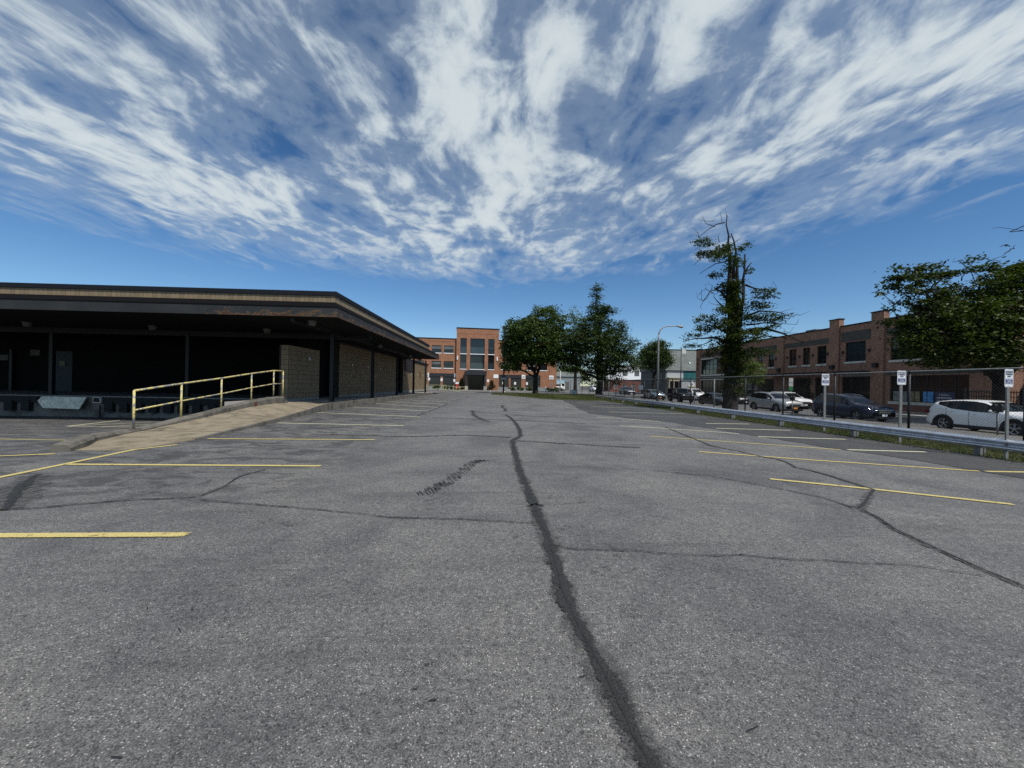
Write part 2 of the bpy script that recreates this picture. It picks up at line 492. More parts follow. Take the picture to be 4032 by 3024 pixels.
    mp = w.n('ShaderNodeMapping', Vector=co, Scale=(1, 1, 0.25)).outputs[0]
    a = w.math('MULTIPLY_ADD', w.noise(mp, 9, 5, 0.7), 0.6, w.math('MULTIPLY', w.noise(co, 2.2, 4, 0.6), 0.4))
    c = w.ramp(a, [(0.35, (0.012, 0.011, 0.010)), (0.65, (0.050, 0.044, 0.038))])
    finish(w, c, 0.95, 0, 0.2, bump=a, bstr=1.0, bdist=0.12)
    simple('soil', (0.05, 0.045, 0.035), 0.95, var=0.3, scale=0.4)


build_mats()


# ------------------------------------------------------------------ geometry helpers
class MB:
    def __init__(self):
        self.v = []
        self.f = []

    def add(self, vs, fs):
        o = len(self.v)
        self.v += [tuple(p) for p in vs]
        self.f += [tuple(i + o for i in f) for f in fs]
        return self

    def box(self, x0, x1, y0, y1, z0, z1):
        vs = [(x0, y0, z0), (x1, y0, z0), (x1, y1, z0), (x0, y1, z0), (x0, y0, z1), (x1, y0, z1), (x1, y1, z1), (x0, y1, z1)]
        return self.add(vs, [(0, 3, 2, 1), (4, 5, 6, 7), (0, 1, 5, 4), (1, 2, 6, 5), (2, 3, 7, 6), (3, 0, 4, 7)])

    def prism(self, pts, z0, z1):
        n = len(pts)
        vs = [(p[0], p[1], z0) for p in pts] + [(p[0], p[1], z1) for p in pts]
        fs = [tuple(range(n - 1, -1, -1)), tuple(range(n, 2 * n))]
        fs += [(i, (i + 1) % n, n + (i + 1) % n, n + i) for i in range(n)]
        return self.add(vs, fs)

    def extr(self, prof, axis, a, b):
        """profile given in the two other axes, extruded along axis from a to b"""
        n = len(prof)

        def mk(p, t):
            return (t, p[0], p[1]) if axis == 'x' else ((p[0], t, p[1]) if axis == 'y' else (p[0], p[1], t))
        vs = [mk(p, a) for p in prof] + [mk(p, b) for p in prof]
        fs = [tuple(range(n - 1, -1, -1)), tuple(range(n, 2 * n))]
        fs += [(i, (i + 1) % n, n + (i + 1) % n, n + i) for i in range(n)]
        return self.add(vs, fs)

    def tube(self, pts, rad, sides=8, cap=True):
        pts = [Vector(p) for p in pts]
        if not hasattr(rad, '__len__'):
            rad = [rad] * len(pts)
        rings = []
        up = Vector((0.13, 0.07, 1))
        for i, p in enumerate(pts):
            d = (pts[min(i + 1, len(pts) - 1)] - pts[max(i - 1, 0)])
            if d.length < 1e-9:
                d = Vector((0, 0, 1))
            d.normalize()
            a = d.cross(up)
            if a.length < 0.08:
                a = d.cross(Vector((1, 0, 0)))
            a.normalize()
            b = d.cross(a)
            rings.append([p + (a * math.cos(t) + b * math.sin(t)) * rad[i] for t in [2 * PI * k / sides for k in range(sides)]])
        vs = [q for r in rings for q in r]
        fs = []
        for i in range(len(pts) - 1):
            for k in range(sides):
                k2 = (k + 1) % sides
                fs.append((i * sides + k, i * sides + k2, (i + 1) * sides + k2, (i + 1) * sides + k))
        if cap:
            fs.append(tuple(range(sides - 1, -1, -1)))
            fs.append(tuple(range((len(pts) - 1) * sides, len(pts) * sides)))
        return self.add(vs, fs)

    def cyl(self, c, r, h, sides=16, axis='z', r2=None):
        c = Vector(c)
        ax = {'x': Vector((1, 0, 0)), 'y': Vector((0, 1, 0)), 'z': Vector((0, 0, 1))}[axis]
        return self.tube([c, c + ax * h], [r, r if r2 is None else r2], sides)

    def mesh(self, name, mat, smooth=False):
        me = bpy.data.meshes.new(name)
        me.from_pydata(self.v, [], self.f)
        if mat:
            me.materials.append(MATS[mat])
        if smooth:
            me.polygons.foreach_set('use_smooth', [True] * len(me.polygons))
        me.update()
        return me

    def build(self, name, mat, parent=None, smooth=False, loc=None, rotz=None):
        o = bpy.data.objects.new(name, self.mesh(name, mat, smooth))
        COL.objects.link(o)
        if parent:
            o.parent = parent
        if loc is not None:
            o.location = loc
        if rotz is not None:
            o.rotation_euler = (0, 0, rotz)
        return o


def B(x0, x1, y0, y1, z0, z1):
    return MB().box(x0, x1, y0, y1, z0, z1)


def tag(o, label=None, cat=None, group=None, kind=None):
    if label:
        o['label'] = label
    if cat:
        o['category'] = cat
    if group:
        o['group'] = group
    if kind:
        o['kind'] = kind
    return o


def empty(name, loc=(0, 0, 0), rotz=0, label=None, cat=None, group=None):
    o = bpy.data.objects.new(name, None)
    COL.objects.link(o)
    o.location = loc
    o.rotation_euler = (0, 0, rotz)
    o.empty_display_size = 0.2
    return tag(o, label, cat, group)


def inst(src, parent=None, loc=None, rot=None, sc=None):
    o = src.copy()
    COL.objects.link(o)
    o.parent = parent if parent is not None else src.parent
    if loc is not None:
        o.location = loc
    if rot is not None:
        o.rotation_euler = rot
    if sc is not None:
        o.scale = sc
    return o


def copy_tree(src, loc, rotz=None, label=None):
    r = src.copy()
    COL.objects.link(r)
    r.location = loc
    if rotz is not None:
        r.rotation_euler = (0, 0, rotz)
    if label:
        r['label'] = label
    for ch in list(src.children):
        c = ch.copy()
        COL.objects.link(c)
        c.parent = r
        for g in list(ch.children):
            d = g.copy()
            COL.objects.link(d)
            d.parent = c
    return r


TEXTS = []


def text(name, body, size, mat, parent, loc, rot, align='CENTER', ext=0.001, xs=1.0, bold=0.0):
    cu = bpy.data.curves.new(name, 'FONT')
    cu.body = body
    cu.size = size
    cu.align_x = align
    cu.align_y = 'CENTER'
    cu.extrude = ext
    cu.offset = bold
    cu.resolution_u = 2
    cu.materials.append(MATS[mat])
    o = bpy.data.objects.new(name, cu)
    COL.objects.link(o)
    o.parent = parent
    o.location = loc
    o.rotation_euler = rot
    o.scale = (xs, 1, 1)
    TEXTS.append(o)
    return o


# ------------------------------------------------------------------ ground
def gz(x, y):
    z = 0.0
    if x > 4:
        s = 1.0 if y < 48 else max(0.0, 1 - (y - 48) / 10.0)
        z = -(x - 4) * 0.02 * s
    if x < -8.5 and y > 7:
        z = -0.056 * (min(y, 24) - 7) * min(1, (-8.5 - x) / 1.5)
    return z


def sheet(name, x0, x1, y0, y1, step, mat, zf, clip=None, kind='structure', parent=None):
    nx = max(1, int(round((x1 - x0) / step)))
    ny = max(1, int(round((y1 - y0) / step)))
    mb = MB()
    for j in range(ny + 1):
        for i in range(nx + 1):
            x = x0 + (x1 - x0) * i / nx
            y = y0 + (y1 - y0) * j / ny
            if clip:
                x, y = clip(x, y)
            mb.v.append((x, y, zf(x, y)))
    for j in range(ny):
        for i in range(nx):
            a = j * (nx + 1) + i
            mb.f.append((a, a + 1, a + nx + 2, a + nx + 1))
    o = mb.build(name, mat, parent)
    tag(o, kind=kind)
    return o


def strip(name, pts, width, mat, parent, lift=0.004, step=0.25, jag=0.0, wvar=0.0, mb=None, zf=gz, taper=False):
    """ribbon draped on the ground following a polyline"""
    P = [Vector((p[0], p[1])) for p in pts]
    out = []
    for a, b in zip(P[:-1], P[1:]):
        n = max(1, int((b - a).length / step))
        for k in range(n):
            out.append(a + (b - a) * k / n)
    out.append(P[-1])
    own = mb is None
    mb = mb or MB()
    o0 = len(mb.v)
    off = 0.0
    N = len(out)
    ph = [random.uniform(0, 6) for _ in range(3)]
    for i, p in enumerate(out):
        d = out[min(i + 1, N - 1)] - out[max(i - 1, 0)]
        d = d.normalized() if d.length > 1e-6 else Vector((1, 0))
        n = Vector((-d.y, d.x))
        w = width * (1 + wvar * random.uniform(-1, 1) * 0.6)
        if wvar:
            sl = i * step
            w *= 1 + 0.30 * math.sin(sl * 2.3 + ph[0]) * math.sin(sl * 5.9 + ph[1]) + 0.10 * math.sin(sl * 15 + ph[2])
        if taper:
            w *= min(1, 0.15 + 2.2 * i / N, 0.15 + 2.2 * (N - i) / N)
        off = off * 0.75 + jag * random.uniform(-1, 1)
        for s in (-1, 0, 1):
            q = p + n * (s * w / 2 + off + (jag * 0.5 * random.uniform(-1, 1) if s else 0))
            mb.v.append((q.x, q.y, zf(q.x, q.y) + lift))
    for i in range(N - 1):
        a = o0 + 3 * i
        mb.f.append((a, a + 1, a + 4, a + 3))
        mb.f.append((a + 1, a + 2, a + 5, a + 4))
    if own:
        o = mb.build(name, mat, parent)
        at = o.data.attributes.new('edge', 'FLOAT', 'POINT')
        at.data.foreach_set('value', [0.0, 1.0, 0.0] * N)
        return o
    return mb


def vedge(y):
    e = 12.82 if y < 15 else (12.82 - (y - 15) * 0.06 if y < 32 else 11.8)
    return e + 0.07 * math.sin(y * 1.3) + 0.05 * math.sin(y * 3.9)


tag(B(-1500, 1500, -600, 2500, -1.6, -1.25).build('ground', 'soil'), kind='structure')
lot = sheet('parking_lot', -45, 13, -8, 60, 0.5, 'asphalt', gz)
# road round the island, beyond the lot
road2 = tag(MB().prism([(-45, 60), (30.5, 60), (30.5, 160), (-45, 160)], -0.4, 0.0).build('access_road', 'asphalt_street'), kind='structure')
verge = sheet('grass_verge', 12.3, 16.5, -8, 60, 0.35, 'turf', lambda x, y: (gz(min(x, 13), y) + 0.018 + 0.012 * math.sin(x * 7) * math.sin(y * 5) if x > vedge(y) + 0.05 else gz(x, y) - 0.01),
              clip=lambda x, y: (vedge(y) + (x - 12.3) / 4.2 * (16.5 - vedge(y)), y))
tag(B(16.5, 22.2, -8, 60, -0.9, -0.30).build('pavement', 'near_pave'), kind='structure')
tag(B(22.2, 22.4, -8, 60, -0.9, -0.29).build('kerb', 'kerb_concrete'), kind='structure')
tag(B(22.4, 31.6, -8, 59.995, -0.9, -0.42).build('street', 'asphalt_street'), kind='structure')
tag(B(30.6, 31.6, 60.005, 160, -0.9, -0.10).build('street_end', 'asphalt_street'), kind='structure')
tag(B(31.6, 36.0, -8, 160, -0.9, -0.28).build('far_pavement', 'pave'), kind='structure')

# newer dark asphalt along the guardrail
OVL = [(1.5, 10.8), (5, 10.4), (7.3, 10.1), (9.4, 9.75), (10.2, 9.35), (13.5, 8.6), (16.8, 7.8), (19.6, 5.9), (20.7, 5.1), (25, 5.3), (29.2, 5.86), (35.5, 6.4), (39.5, 6.75)]


def ovl_edge(y):
    for (y0, x0), (y1, x1) in zip(OVL[:-1], OVL[1:]):
        if y <= y1:
            t = (y - y0) / (y1 - y0)
            return x0 + (x1 - x0) * t
    return OVL[-1][1]


mb = MB()
ys = np.arange(-6, 41.0, 0.12)
for y in ys:
    xl = (10.8 if y < 1.5 else ovl_edge(y)) + 0.05 * math.sin(y * 2.3) + random.uniform(-0.05, 0.05)
    for x in (xl, max(xl, 8.0) + 1.0 if xl < 8 else xl + 1, 12.99):
        mb.v.append((x, y, gz(x, y) + 0.008))
for j in range(len(ys) - 1):
    for i in range(2):
        a = j * 3 + i
        mb.f.append((a, a + 1, a + 4, a + 3))
tag(mb.build('asphalt_overlay', 'asphalt_dark'), kind='structure')

# grass island at the end of the lot
ISL = [(-1.2, 55.2), (-0.87, 54.73), (0.89, 52.11), (2.55, 47.72), (4.04, 43.26), (4.85, 41.0), (6.88, 40.2), (9.5, 41.0), (12.3, 42.5), (16.4, 43.0)]


def isl_near(x):
    for (x0, y0), (x1, y1) in zip(ISL[:-1], ISL[1:]):
        if x <= x1:
            return y0 + (y1 - y0) * (x - x0) / (x1 - x0)
    return ISL[-1][1]


mb = MB()
xs = np.linspace(-1.2, 16.4, 90)
NJ = 26
for x in xs:
    yn = isl_near(x) + 0.12 * math.sin(x * 5)
    yf = 61.5 if x > 1.0 else 55.2 + (x + 1.2) / 2.2 * 6.3
    for j in range(NJ + 1):
        t = j / NJ
        y = yn + (yf - yn) * t
        edge = min(1, 6 * t, 6 * (1 - t)) * min(1, (x + 1.2) / 0.8)
        base = max(gz(min(x, 13), y), 0.0 if y > 60 else -9)
        mb.v.append((x, y, base + 0.012 + edge * (0.10 + 0.05 * math.sin(x * 0.9))))
for i in range(len(xs) - 1):
    for j in range(NJ):
        a = i * (NJ + 1) + j
        mb.f.append((a, a + NJ + 1, a + NJ + 2, a + 1))
tag(mb.build('grass_island', 'turf'), kind='structure')


# ---- painted lines
def line(pts, w, mat='yellow_line', lift=0.010):
    return strip('parking_line', pts, w, mat, lot, lift, 0.5)


LN = 0.11
line([(-6.2, 3.70), (-2.93, 3.78)], LN)
line([(-7.25, 6.76), (-3.07, 6.85)], LN)
line([(-7.15, 9.81), (-3.13, 10.0)], LN)
line([(-7.59, 13.59), (-3.2, 13.32)], 0.10, 'pale_line')
line([(-8.41, 18.3), (-3.35, 16.84)], 0.10, 'pale_line')
line([(-8.84, 22.9), (-3.55, 20.29)], 0.10, 'pale_line')
line([(-8.7, 26.8), (-3.6, 23.43)], 0.10, 'pale_line')
for k, y in enumerate((27.1, 30.6, 34.1, 37.6, 41.1)):
    line([(-8.8, y + 3.0), (-3.7, y)], 0.10, 'pale_line' if k < 2 else 'worn_line')
line([(-7.1, 4.6), (-7.2, 5.86), (-7.28, 6.73), (-7.45, 8.2), (-7.12, 8.85)], LN)
line([(-13.9, 10.55), (-10.25, 10.50)], LN)
line([(-12.5, 7.30), (-9.14, 7.43), (-8.42, 7.65)], LN)
line([(-16.83, 15.71), (-20.11, 21.67)], 0.1, 'pale_line')
line([(-16.83, 15.72), (-16.97, 19.59)], 0.1, 'pale_line')
line([(-15.67, 15.85), (-15.4, 17.78)], 0.1, 'pale_line')
line([(-16.83, 15.70), (-13.75, 15.82)], 0.1, 'pale_line')
# right hand bays
line([(4.59, 6.29), (5.9, 5.80), (7.3, 5.16)], LN)
line([(4.78, 8.93), (7.0, 8.28), (10.0, 7.60)], LN)
line([(4.69, 11.59), (9.3, 10.06)], LN)
line([(4.69, 14.53), (7.65, 13.63), (8.5, 13.2)], 0.10, 'pale_line')
line([(4.82, 18.44), (6.72, 17.6), (7.4, 17.2)], 0.10, 'pale_line')
line([(3.3, 23.2), (5.2, 22.0)], 0.10, 'worn_line')
line([(10.15, 7.60), (12.3, 7.75)], LN)
line([(9.52, 10.08), (11.82, 10.17)], LN, 'pale_line', 0.014)
line([(8.67, 12.46), (11.81, 12.59)], LN, 'pale_line', 0.014)
line([(8.65, 14.87), (11.88, 15.12)], LN, 'pale_line', 0.014)
line([(9.39, 16.96), (11.78, 17.56)], LN, 'pale_line', 0.014)
for k, y in enumerate((20.2, 22.9, 25.6, 28.4, 31.4, 34.6)):
    line([(6.6 + 0.12 * k, y), (11.7, y + 0.75)], 0.11, 'pale_line' if k % 2 else 'worn_line', 0.014)
tag(strip('road_marking', [(4.4, 27.0), (5.2, 24.6)], 0.12, 'worn_line', lot, 0.010), kind='structure')
for p in ([(-1.6, 84), (-1.45, 79)], [(-1.35, 66), (-1.2, 61)], [(1.45, 80), (1.4, 74)], [(1.9, 67), (2.1, 62.5)], [(4.1, 77), (4.6, 70)]):
    strip('road_marking', p, 0.22, 'worn_line' if p[0][0] > 3 else 'pale_line', road2, 0.006, zf=lambda x, y: 0.0)

# ---- cracks (poured sealer band with a crack line inside)
MAIN = [(0.6, 1.36), (0.63, 1.49), (0.61, 1.66), (0.59, 1.91), (0.56, 2.16), (0.52, 2.47), (0.5, 2.78), (0.51, 3.3), (0.52, 3.68), (0.5, 4.15), (0.48, 4.81), (0.46, 5.2), (0.44, 5.87), (0.41, 6.74), (0.4, 8.2), (0.42, 10.22), (0.69, 11.1), (0.75, 12.85), (0.72, 14.95), (0.6, 17.18), (0.42, 18.55)]
T1 = [(-5.46, 4.44), (-5.18, 4.5), (-4.71, 4.72), (-4.37, 4.85), (-3.84, 4.93), (-3.73, 5.01), (-3.77, 5.5), (-3.93, 6.01), (-3.84, 6.55)]
T2 = [(-3.62, 4.86), (-3.06, 4.74), (-2.63, 4.65), (-2.11, 4.54), (-1.58, 4.41), (-1.16, 4.29), (-0.4, 4.24), (0.35, 4.14), (0.44, 4.15)]
T3 = [(0.52, 3.57), (0.77, 3.48), (1.02, 3.46), (1.24, 3.46), (1.46, 3.4), (1.99, 3.36), (2.22, 3.37), (2.42, 3.32), (2.7, 3.27), (2.95, 3.27), (3.21, 3.2), (3.46, 3.2), (3.71, 3.14), (3.86, 3.06), (4.01, 2.99)]
R1 = [(4.09, 2.6), (4.12, 2.84), (4.15, 3.14), (4.2, 3.38), (4.26, 3.67), (4.35, 4.03), (4.56, 4.42), (4.68, 4.79)]
R2 = [(4.68, 4.79), (5.04, 5.06), (5.58, 5.53)]
R3 = [(5.58, 5.53), (5.87, 5.76), (5.93, 6.18), (5.99, 6.66), (5.99, 7.13), (5.9, 7.36), (6.11, 7.86), (6.19, 8.25), (5.99, 8.6), (5.93, 9.19), (5.68, 9.98), (6.53, 14.69)]
T4 = [(2.84, 6.76), (3.65, 6.4), (4.18, 5.77), (4.59, 5.22), (4.6, 4.79)]
F1 = [(-4.62, 10.86), (-2.48, 10.66), (-0.82, 11.16), (0.4, 10.8)]
F2 = [(0.49, 10.19), (1.91, 9.75), (3.52, 9.29)]
F3 = [(-1.48, 20.87), (0.54, 18.88), (1.95, 17.97), (2.94, 18.59)]
F4 = [(-2.79, 16.57), (-0.23, 16.18), (1.14, 15.85), (3.49, 15.08)]
F5 = [(-1.37, 21.29), (-1.09, 18.1), (-0.55, 15.79), (-0.32, 15.29)]
F6 = [(-3.58, 27.9), (-3.51, 21.39), (-3.64, 19.29), (-3.55, 17.07)]
F7 = [(0.43, 21.2), (0.5, 23.0), (0.33, 24.5), (0.37, 27.5)]
LC = [(-5.41, 4.45), (-5.97, 5.01), (-6.55, 5.61), (-6.88, 6.04)]


def crack(name, pts, w_halo, w_seal, w_line, seed=0):
    random.seed(100 + seed)
    if w_halo:
        strip(name, pts, w_halo, 'halo', lot, 0.011, 0.05, 0.008, 0.30)
    if w_seal:
        strip(name, pts, w_seal, 'sealer', lot, 0.013, 0.04, 0.006, 0.35)
    if w_line:
        strip(name, pts, w_line, 'thin_crack', lot, 0.015, 0.03, 0.005, 0.6)


crack('sealed_crack', MAIN, 0.20, 0.13, 0.013, 1)
crack('crack', T1, 0.045, 0, 0.014, 2)
crack('crack', T2, 0.02, 0, 0.012, 3)
crack('crack', T3, 0.014, 0, 0.009, 4)
crack('sealed_crack', R1, 0.10, 0.035, 0.014, 5)
crack('crack', R2, 0.16, 0.04, 0.016, 6)
crack('sealed_crack', R3, 0.10, 0.045, 0.02, 7)
crack('crack', T4, 0.04, 0, 0.014, 8)
for k, p in enumerate((F1, F2, F3, F4)):
    crack('crack', p, 0.12, 0, 0.04, 10 + k)
crack('sealed_crack', F5, 0.3, 0.10, 0, 15)
crack('crack', F6, 0.12, 0.05, 0, 16)
crack('sealed_crack', F7, 0.25, 0.12, 0, 17)
crack('sealed_crack', LC, 0.45, 0.13, 0.03, 18)
crack('sealed_crack', [(0.40, 4.70), (0.49, 4.80), (0.60, 4.74)], 0.12, 0.07, 0, 19)
random.seed(5)
# tyre scrub mark made of short dashes, and scratches in the surface
mb = MB()
SK = [(-0.98, 5.2), (-0.86, 5.5), (-0.73, 5.8), (-0.63, 6.25), (-0.55, 6.7), (-0.47, 7.2), (-0.36, 7.45), (-0.22, 7.5)]
for a, b in zip(SK[:-1], SK[1:]):
    for k in range(13):
        t = random.random()
        cx = a[0] + (b[0] - a[0]) * t
        cy = a[1] + (b[1] - a[1]) * t
        for s in (-0.075, 0.0, 0.07):
            if random.random() < 0.25:
                continue
            L = random.uniform(0.03, 0.06)
            ang = -0.9 + random.uniform(-0.15, 0.15)
            ox = cx + s + random.uniform(-0.015, 0.015)
            dx, dy = math.cos(ang) * L, math.sin(ang) * L * 1.6
            mb.add([(ox - dx, cy - dy, 0.011), (ox + dx, cy + dy, 0.011), (ox + dx + 0.005, cy + dy + 0.010, 0.011), (ox - dx + 0.005, cy - dy + 0.010, 0.011)], [(0, 1, 2, 3)])
tag(mb.build('tyre_mark', 'scuff', lot), kind='stuff')
mb = MB()
for cx, cy, n, spread, L in ((1.05, 5.05, 7, 0.16, 0.09), (0.78, 3.92, 12, 0.13, 0.05), (0.2, 3.7, 4, 0.05, 0.05), (1.15, 3.52, 6, 0.08, 0.05), (0.95, 3.15, 6, 0.12, 0.03),
                             (1.75, 2.75, 3, 0.08, 0.025), (-2.25, 4.2, 8, 0.12, 0.05), (-0.75, 5.1, 10, 0.2, 0.03), (-1.2, 1.9, 4, 0.3, 0.02), (-0.3, 1.8, 4, 0.2, 0.02), (1.1, 1.75, 3, 0.3, 0.03), (-1.9, 2.6, 4, 0.3, 0.03), (2.1, 4.3, 6, 0.4, 0.08), (-0.95, 4.75, 9, 0.14, 0.035), (0.95, 6.2, 7, 0.3, 0.04)):
    ang0 = random.uniform(-0.8, 0.8)
    for k in range(n):
        x, y = cx + random.gauss(0, spread), cy + random.gauss(0, spread)
        a = ang0 + random.gauss(0, 0.2)
        l = L * random.uniform(0.4, 1.4)
        dx, dy, w = math.cos(a) * l, math.sin(a) * l, random.uniform(0.002, 0.005)
        mb.add([(x - dx, y - dy - w, 0.012), (x + dx, y + dy - w, 0.012), (x + dx, y + dy + w, 0.012), (x - dx, y - dy + w, 0.012)], [(0, 1, 2, 3)])
tag(mb.build('scratches', 'tyre', lot), kind='stuff')


# ------------------------------------------------------------------ vegetation helpers
def leaf_mesh(name, C, size, mat, parent=None, flat=0.5, aspect=0.62, kind=None):
    """C: (N,3) leaf centres; one folded four-cornered leaf each"""
    n = len(C)
    nrm = rng.normal(size=(n, 3))
    nrm[:, 2] = np.abs(nrm[:, 2]) + flat
    nrm /= np.linalg.norm(nrm, axis=1)[:, None]
    t = rng.normal(size=(n, 3))
    t -= nrm * np.sum(t * nrm, axis=1)[:, None]
    t /= np.linalg.norm(t, axis=1)[:, None] + 1e-9
    b = np.cross(nrm, t)
    s = size * rng.uniform(0.6, 1.3, n)[:, None]
    V = np.empty((n, 4, 3))
    V[:, 0] = C - t * s * 0.5
    V[:, 1] = C + b * s * 0.5 * aspect + t * s * 0.08 + nrm * s * 0.10
    V[:, 2] = C + t * s * 0.55
    V[:, 3] = C - b * s * 0.5 * aspect + t * s * 0.08 + nrm * s * 0.10
    me = bpy.data.meshes.new(name)
    me.vertices.add(4 * n)
    me.vertices.foreach_set('co', V.reshape(-1))
    me.loops.add(4 * n)
    me.loops.foreach_set('vertex_index', np.arange(4 * n, dtype=np.int32))
    me.polygons.add(n)
    me.polygons.foreach_set('loop_start', np.arange(0, 4 * n, 4, dtype=np.int32))
    me.polygons.foreach_set('loop_total', np.full(n, 4, dtype=np.int32))
    me.materials.append(MATS[mat])
    me.update()
    me.validate()
    o = bpy.data.objects.new(name, me)
    COL.objects.link(o)
    if parent:
        o.parent = parent
    if kind:
        o['kind'] = kind
    return o


def blob_clumps(blobs, per_m2, shell=0.5, up=0.0):
    """clump centres on/in ellipsoids: (cx,cy,cz,rx,ry,rz)"""
    out = []
    for (cx, cy, cz, rx, ry, rz) in blobs:
        area = 4 * PI * (((rx * ry) ** 1.6 + (rx * rz) ** 1.6 + (ry * rz) ** 1.6) / 3) ** (1 / 1.6)
        n = max(3, int(area * per_m2))
        d = rng.normal(size=(n, 3))
        d /= np.linalg.norm(d, axis=1)[:, None]
        r = shell + (1 - shell) * rng.random(n) ** 0.6
        r *= 1 + rng.normal(0, 0.07, n)
        p = d * r[:, None] * np.array([rx, ry, rz]) + np.array([cx, cy, cz])
        out.append(p)
    return np.concatenate(out)


def leaves_from(clumps, per, sig):
    n = len(clumps)
    k = rng.integers(int(per * 0.5), int(per * 1.5) + 1, n)
    idx = np.repeat(np.arange(n), k)
    s = np.array(sig)
    sc = rng.uniform(0.6, 1.25, n)[idx][:, None]
    return clumps[idx] + rng.normal(size=(len(idx), 3)) * s * sc


def branch_path(a, b, n=6, wob=0.12, sag=0.0):
    a, b = Vector(a), Vector(b)
    L = (b - a).length
    pts = []
    for i in range(n + 1):
        t = i / n
        p = a.lerp(b, t)
        if 0 < i < n:
            p += Vector((random.gauss(0, 1), random.gauss(0, 1), random.gauss(0, 0.7))) * wob * L / n
        p.z += sag * L * math.sin(PI * t)
        pts.append(p)
    return pts


def taper(r0, r1, n):
    return [r0 + (r1 - r0) * (i / (n - 1)) ** 0.8 for i in range(n)]


def tree(name, loc, trunk_h, r0, blobs, per_m2, per, sig, leaf, mat, label, group=None, limbs=14, shell=0.5, lean=(0, 0), flare=1.5, fork=3, flat=0.5, seed=1):
    random.seed(seed)
    root = empty(name, loc, 0, label, 'tree', group)
    mb = MB()
    lx, ly = lean
    tp = [(0, 0, -0.25), (lx * 0.05, ly * 0.05, 0.15), (lx * 0.2, ly * 0.2, trunk_h * 0.35), (lx * 0.6, ly * 0.6, trunk_h * 0.7), (lx, ly, trunk_h)]
    mb.tube(tp, [r0 * flare, r0 * 1.15, r0 * 0.95, r0 * 0.85, r0 * 0.8], 12)
    mb.build('trunk', 'bark', root, True)
    cl = blob_clumps(blobs, per_m2, shell)
    top = max(b[2] + b[5] for b in blobs)
    # main limbs
    mb = MB()
    ctrs = [(b[0], b[1], b[2], b[3] * b[4] * b[5]) for b in blobs]
    for b in ctrs:
        s = (lx + random.uniform(-0.3, 0.3) * r0, ly + random.uniform(-0.3, 0.3) * r0, trunk_h * random.uniform(0.8, 0.98))
        p = branch_path(s, (b[0], b[1], b[2]), 7, 0.35)
        mb.tube(p, taper(r0 * 0.5, r0 * 0.12, 8), 7)
        for q in range(limbs // max(1, len(ctrs)) + 2):
            c = cl[random.randrange(len(cl))]
            t = p[random.randrange(2, 7)]
            if (Vector(c) - t).length < 6:
                pp = branch_path(t, c, 5, 0.4)
                mb.tube(pp, taper(r0 * 0.16, r0 * 0.03, 6), 5)
    mb.build('limbs', 'bark', root, True)
    C = leaves_from(cl, per, sig)
    leaf_mesh('crown', C, leaf, mat, root, flat)
    return root


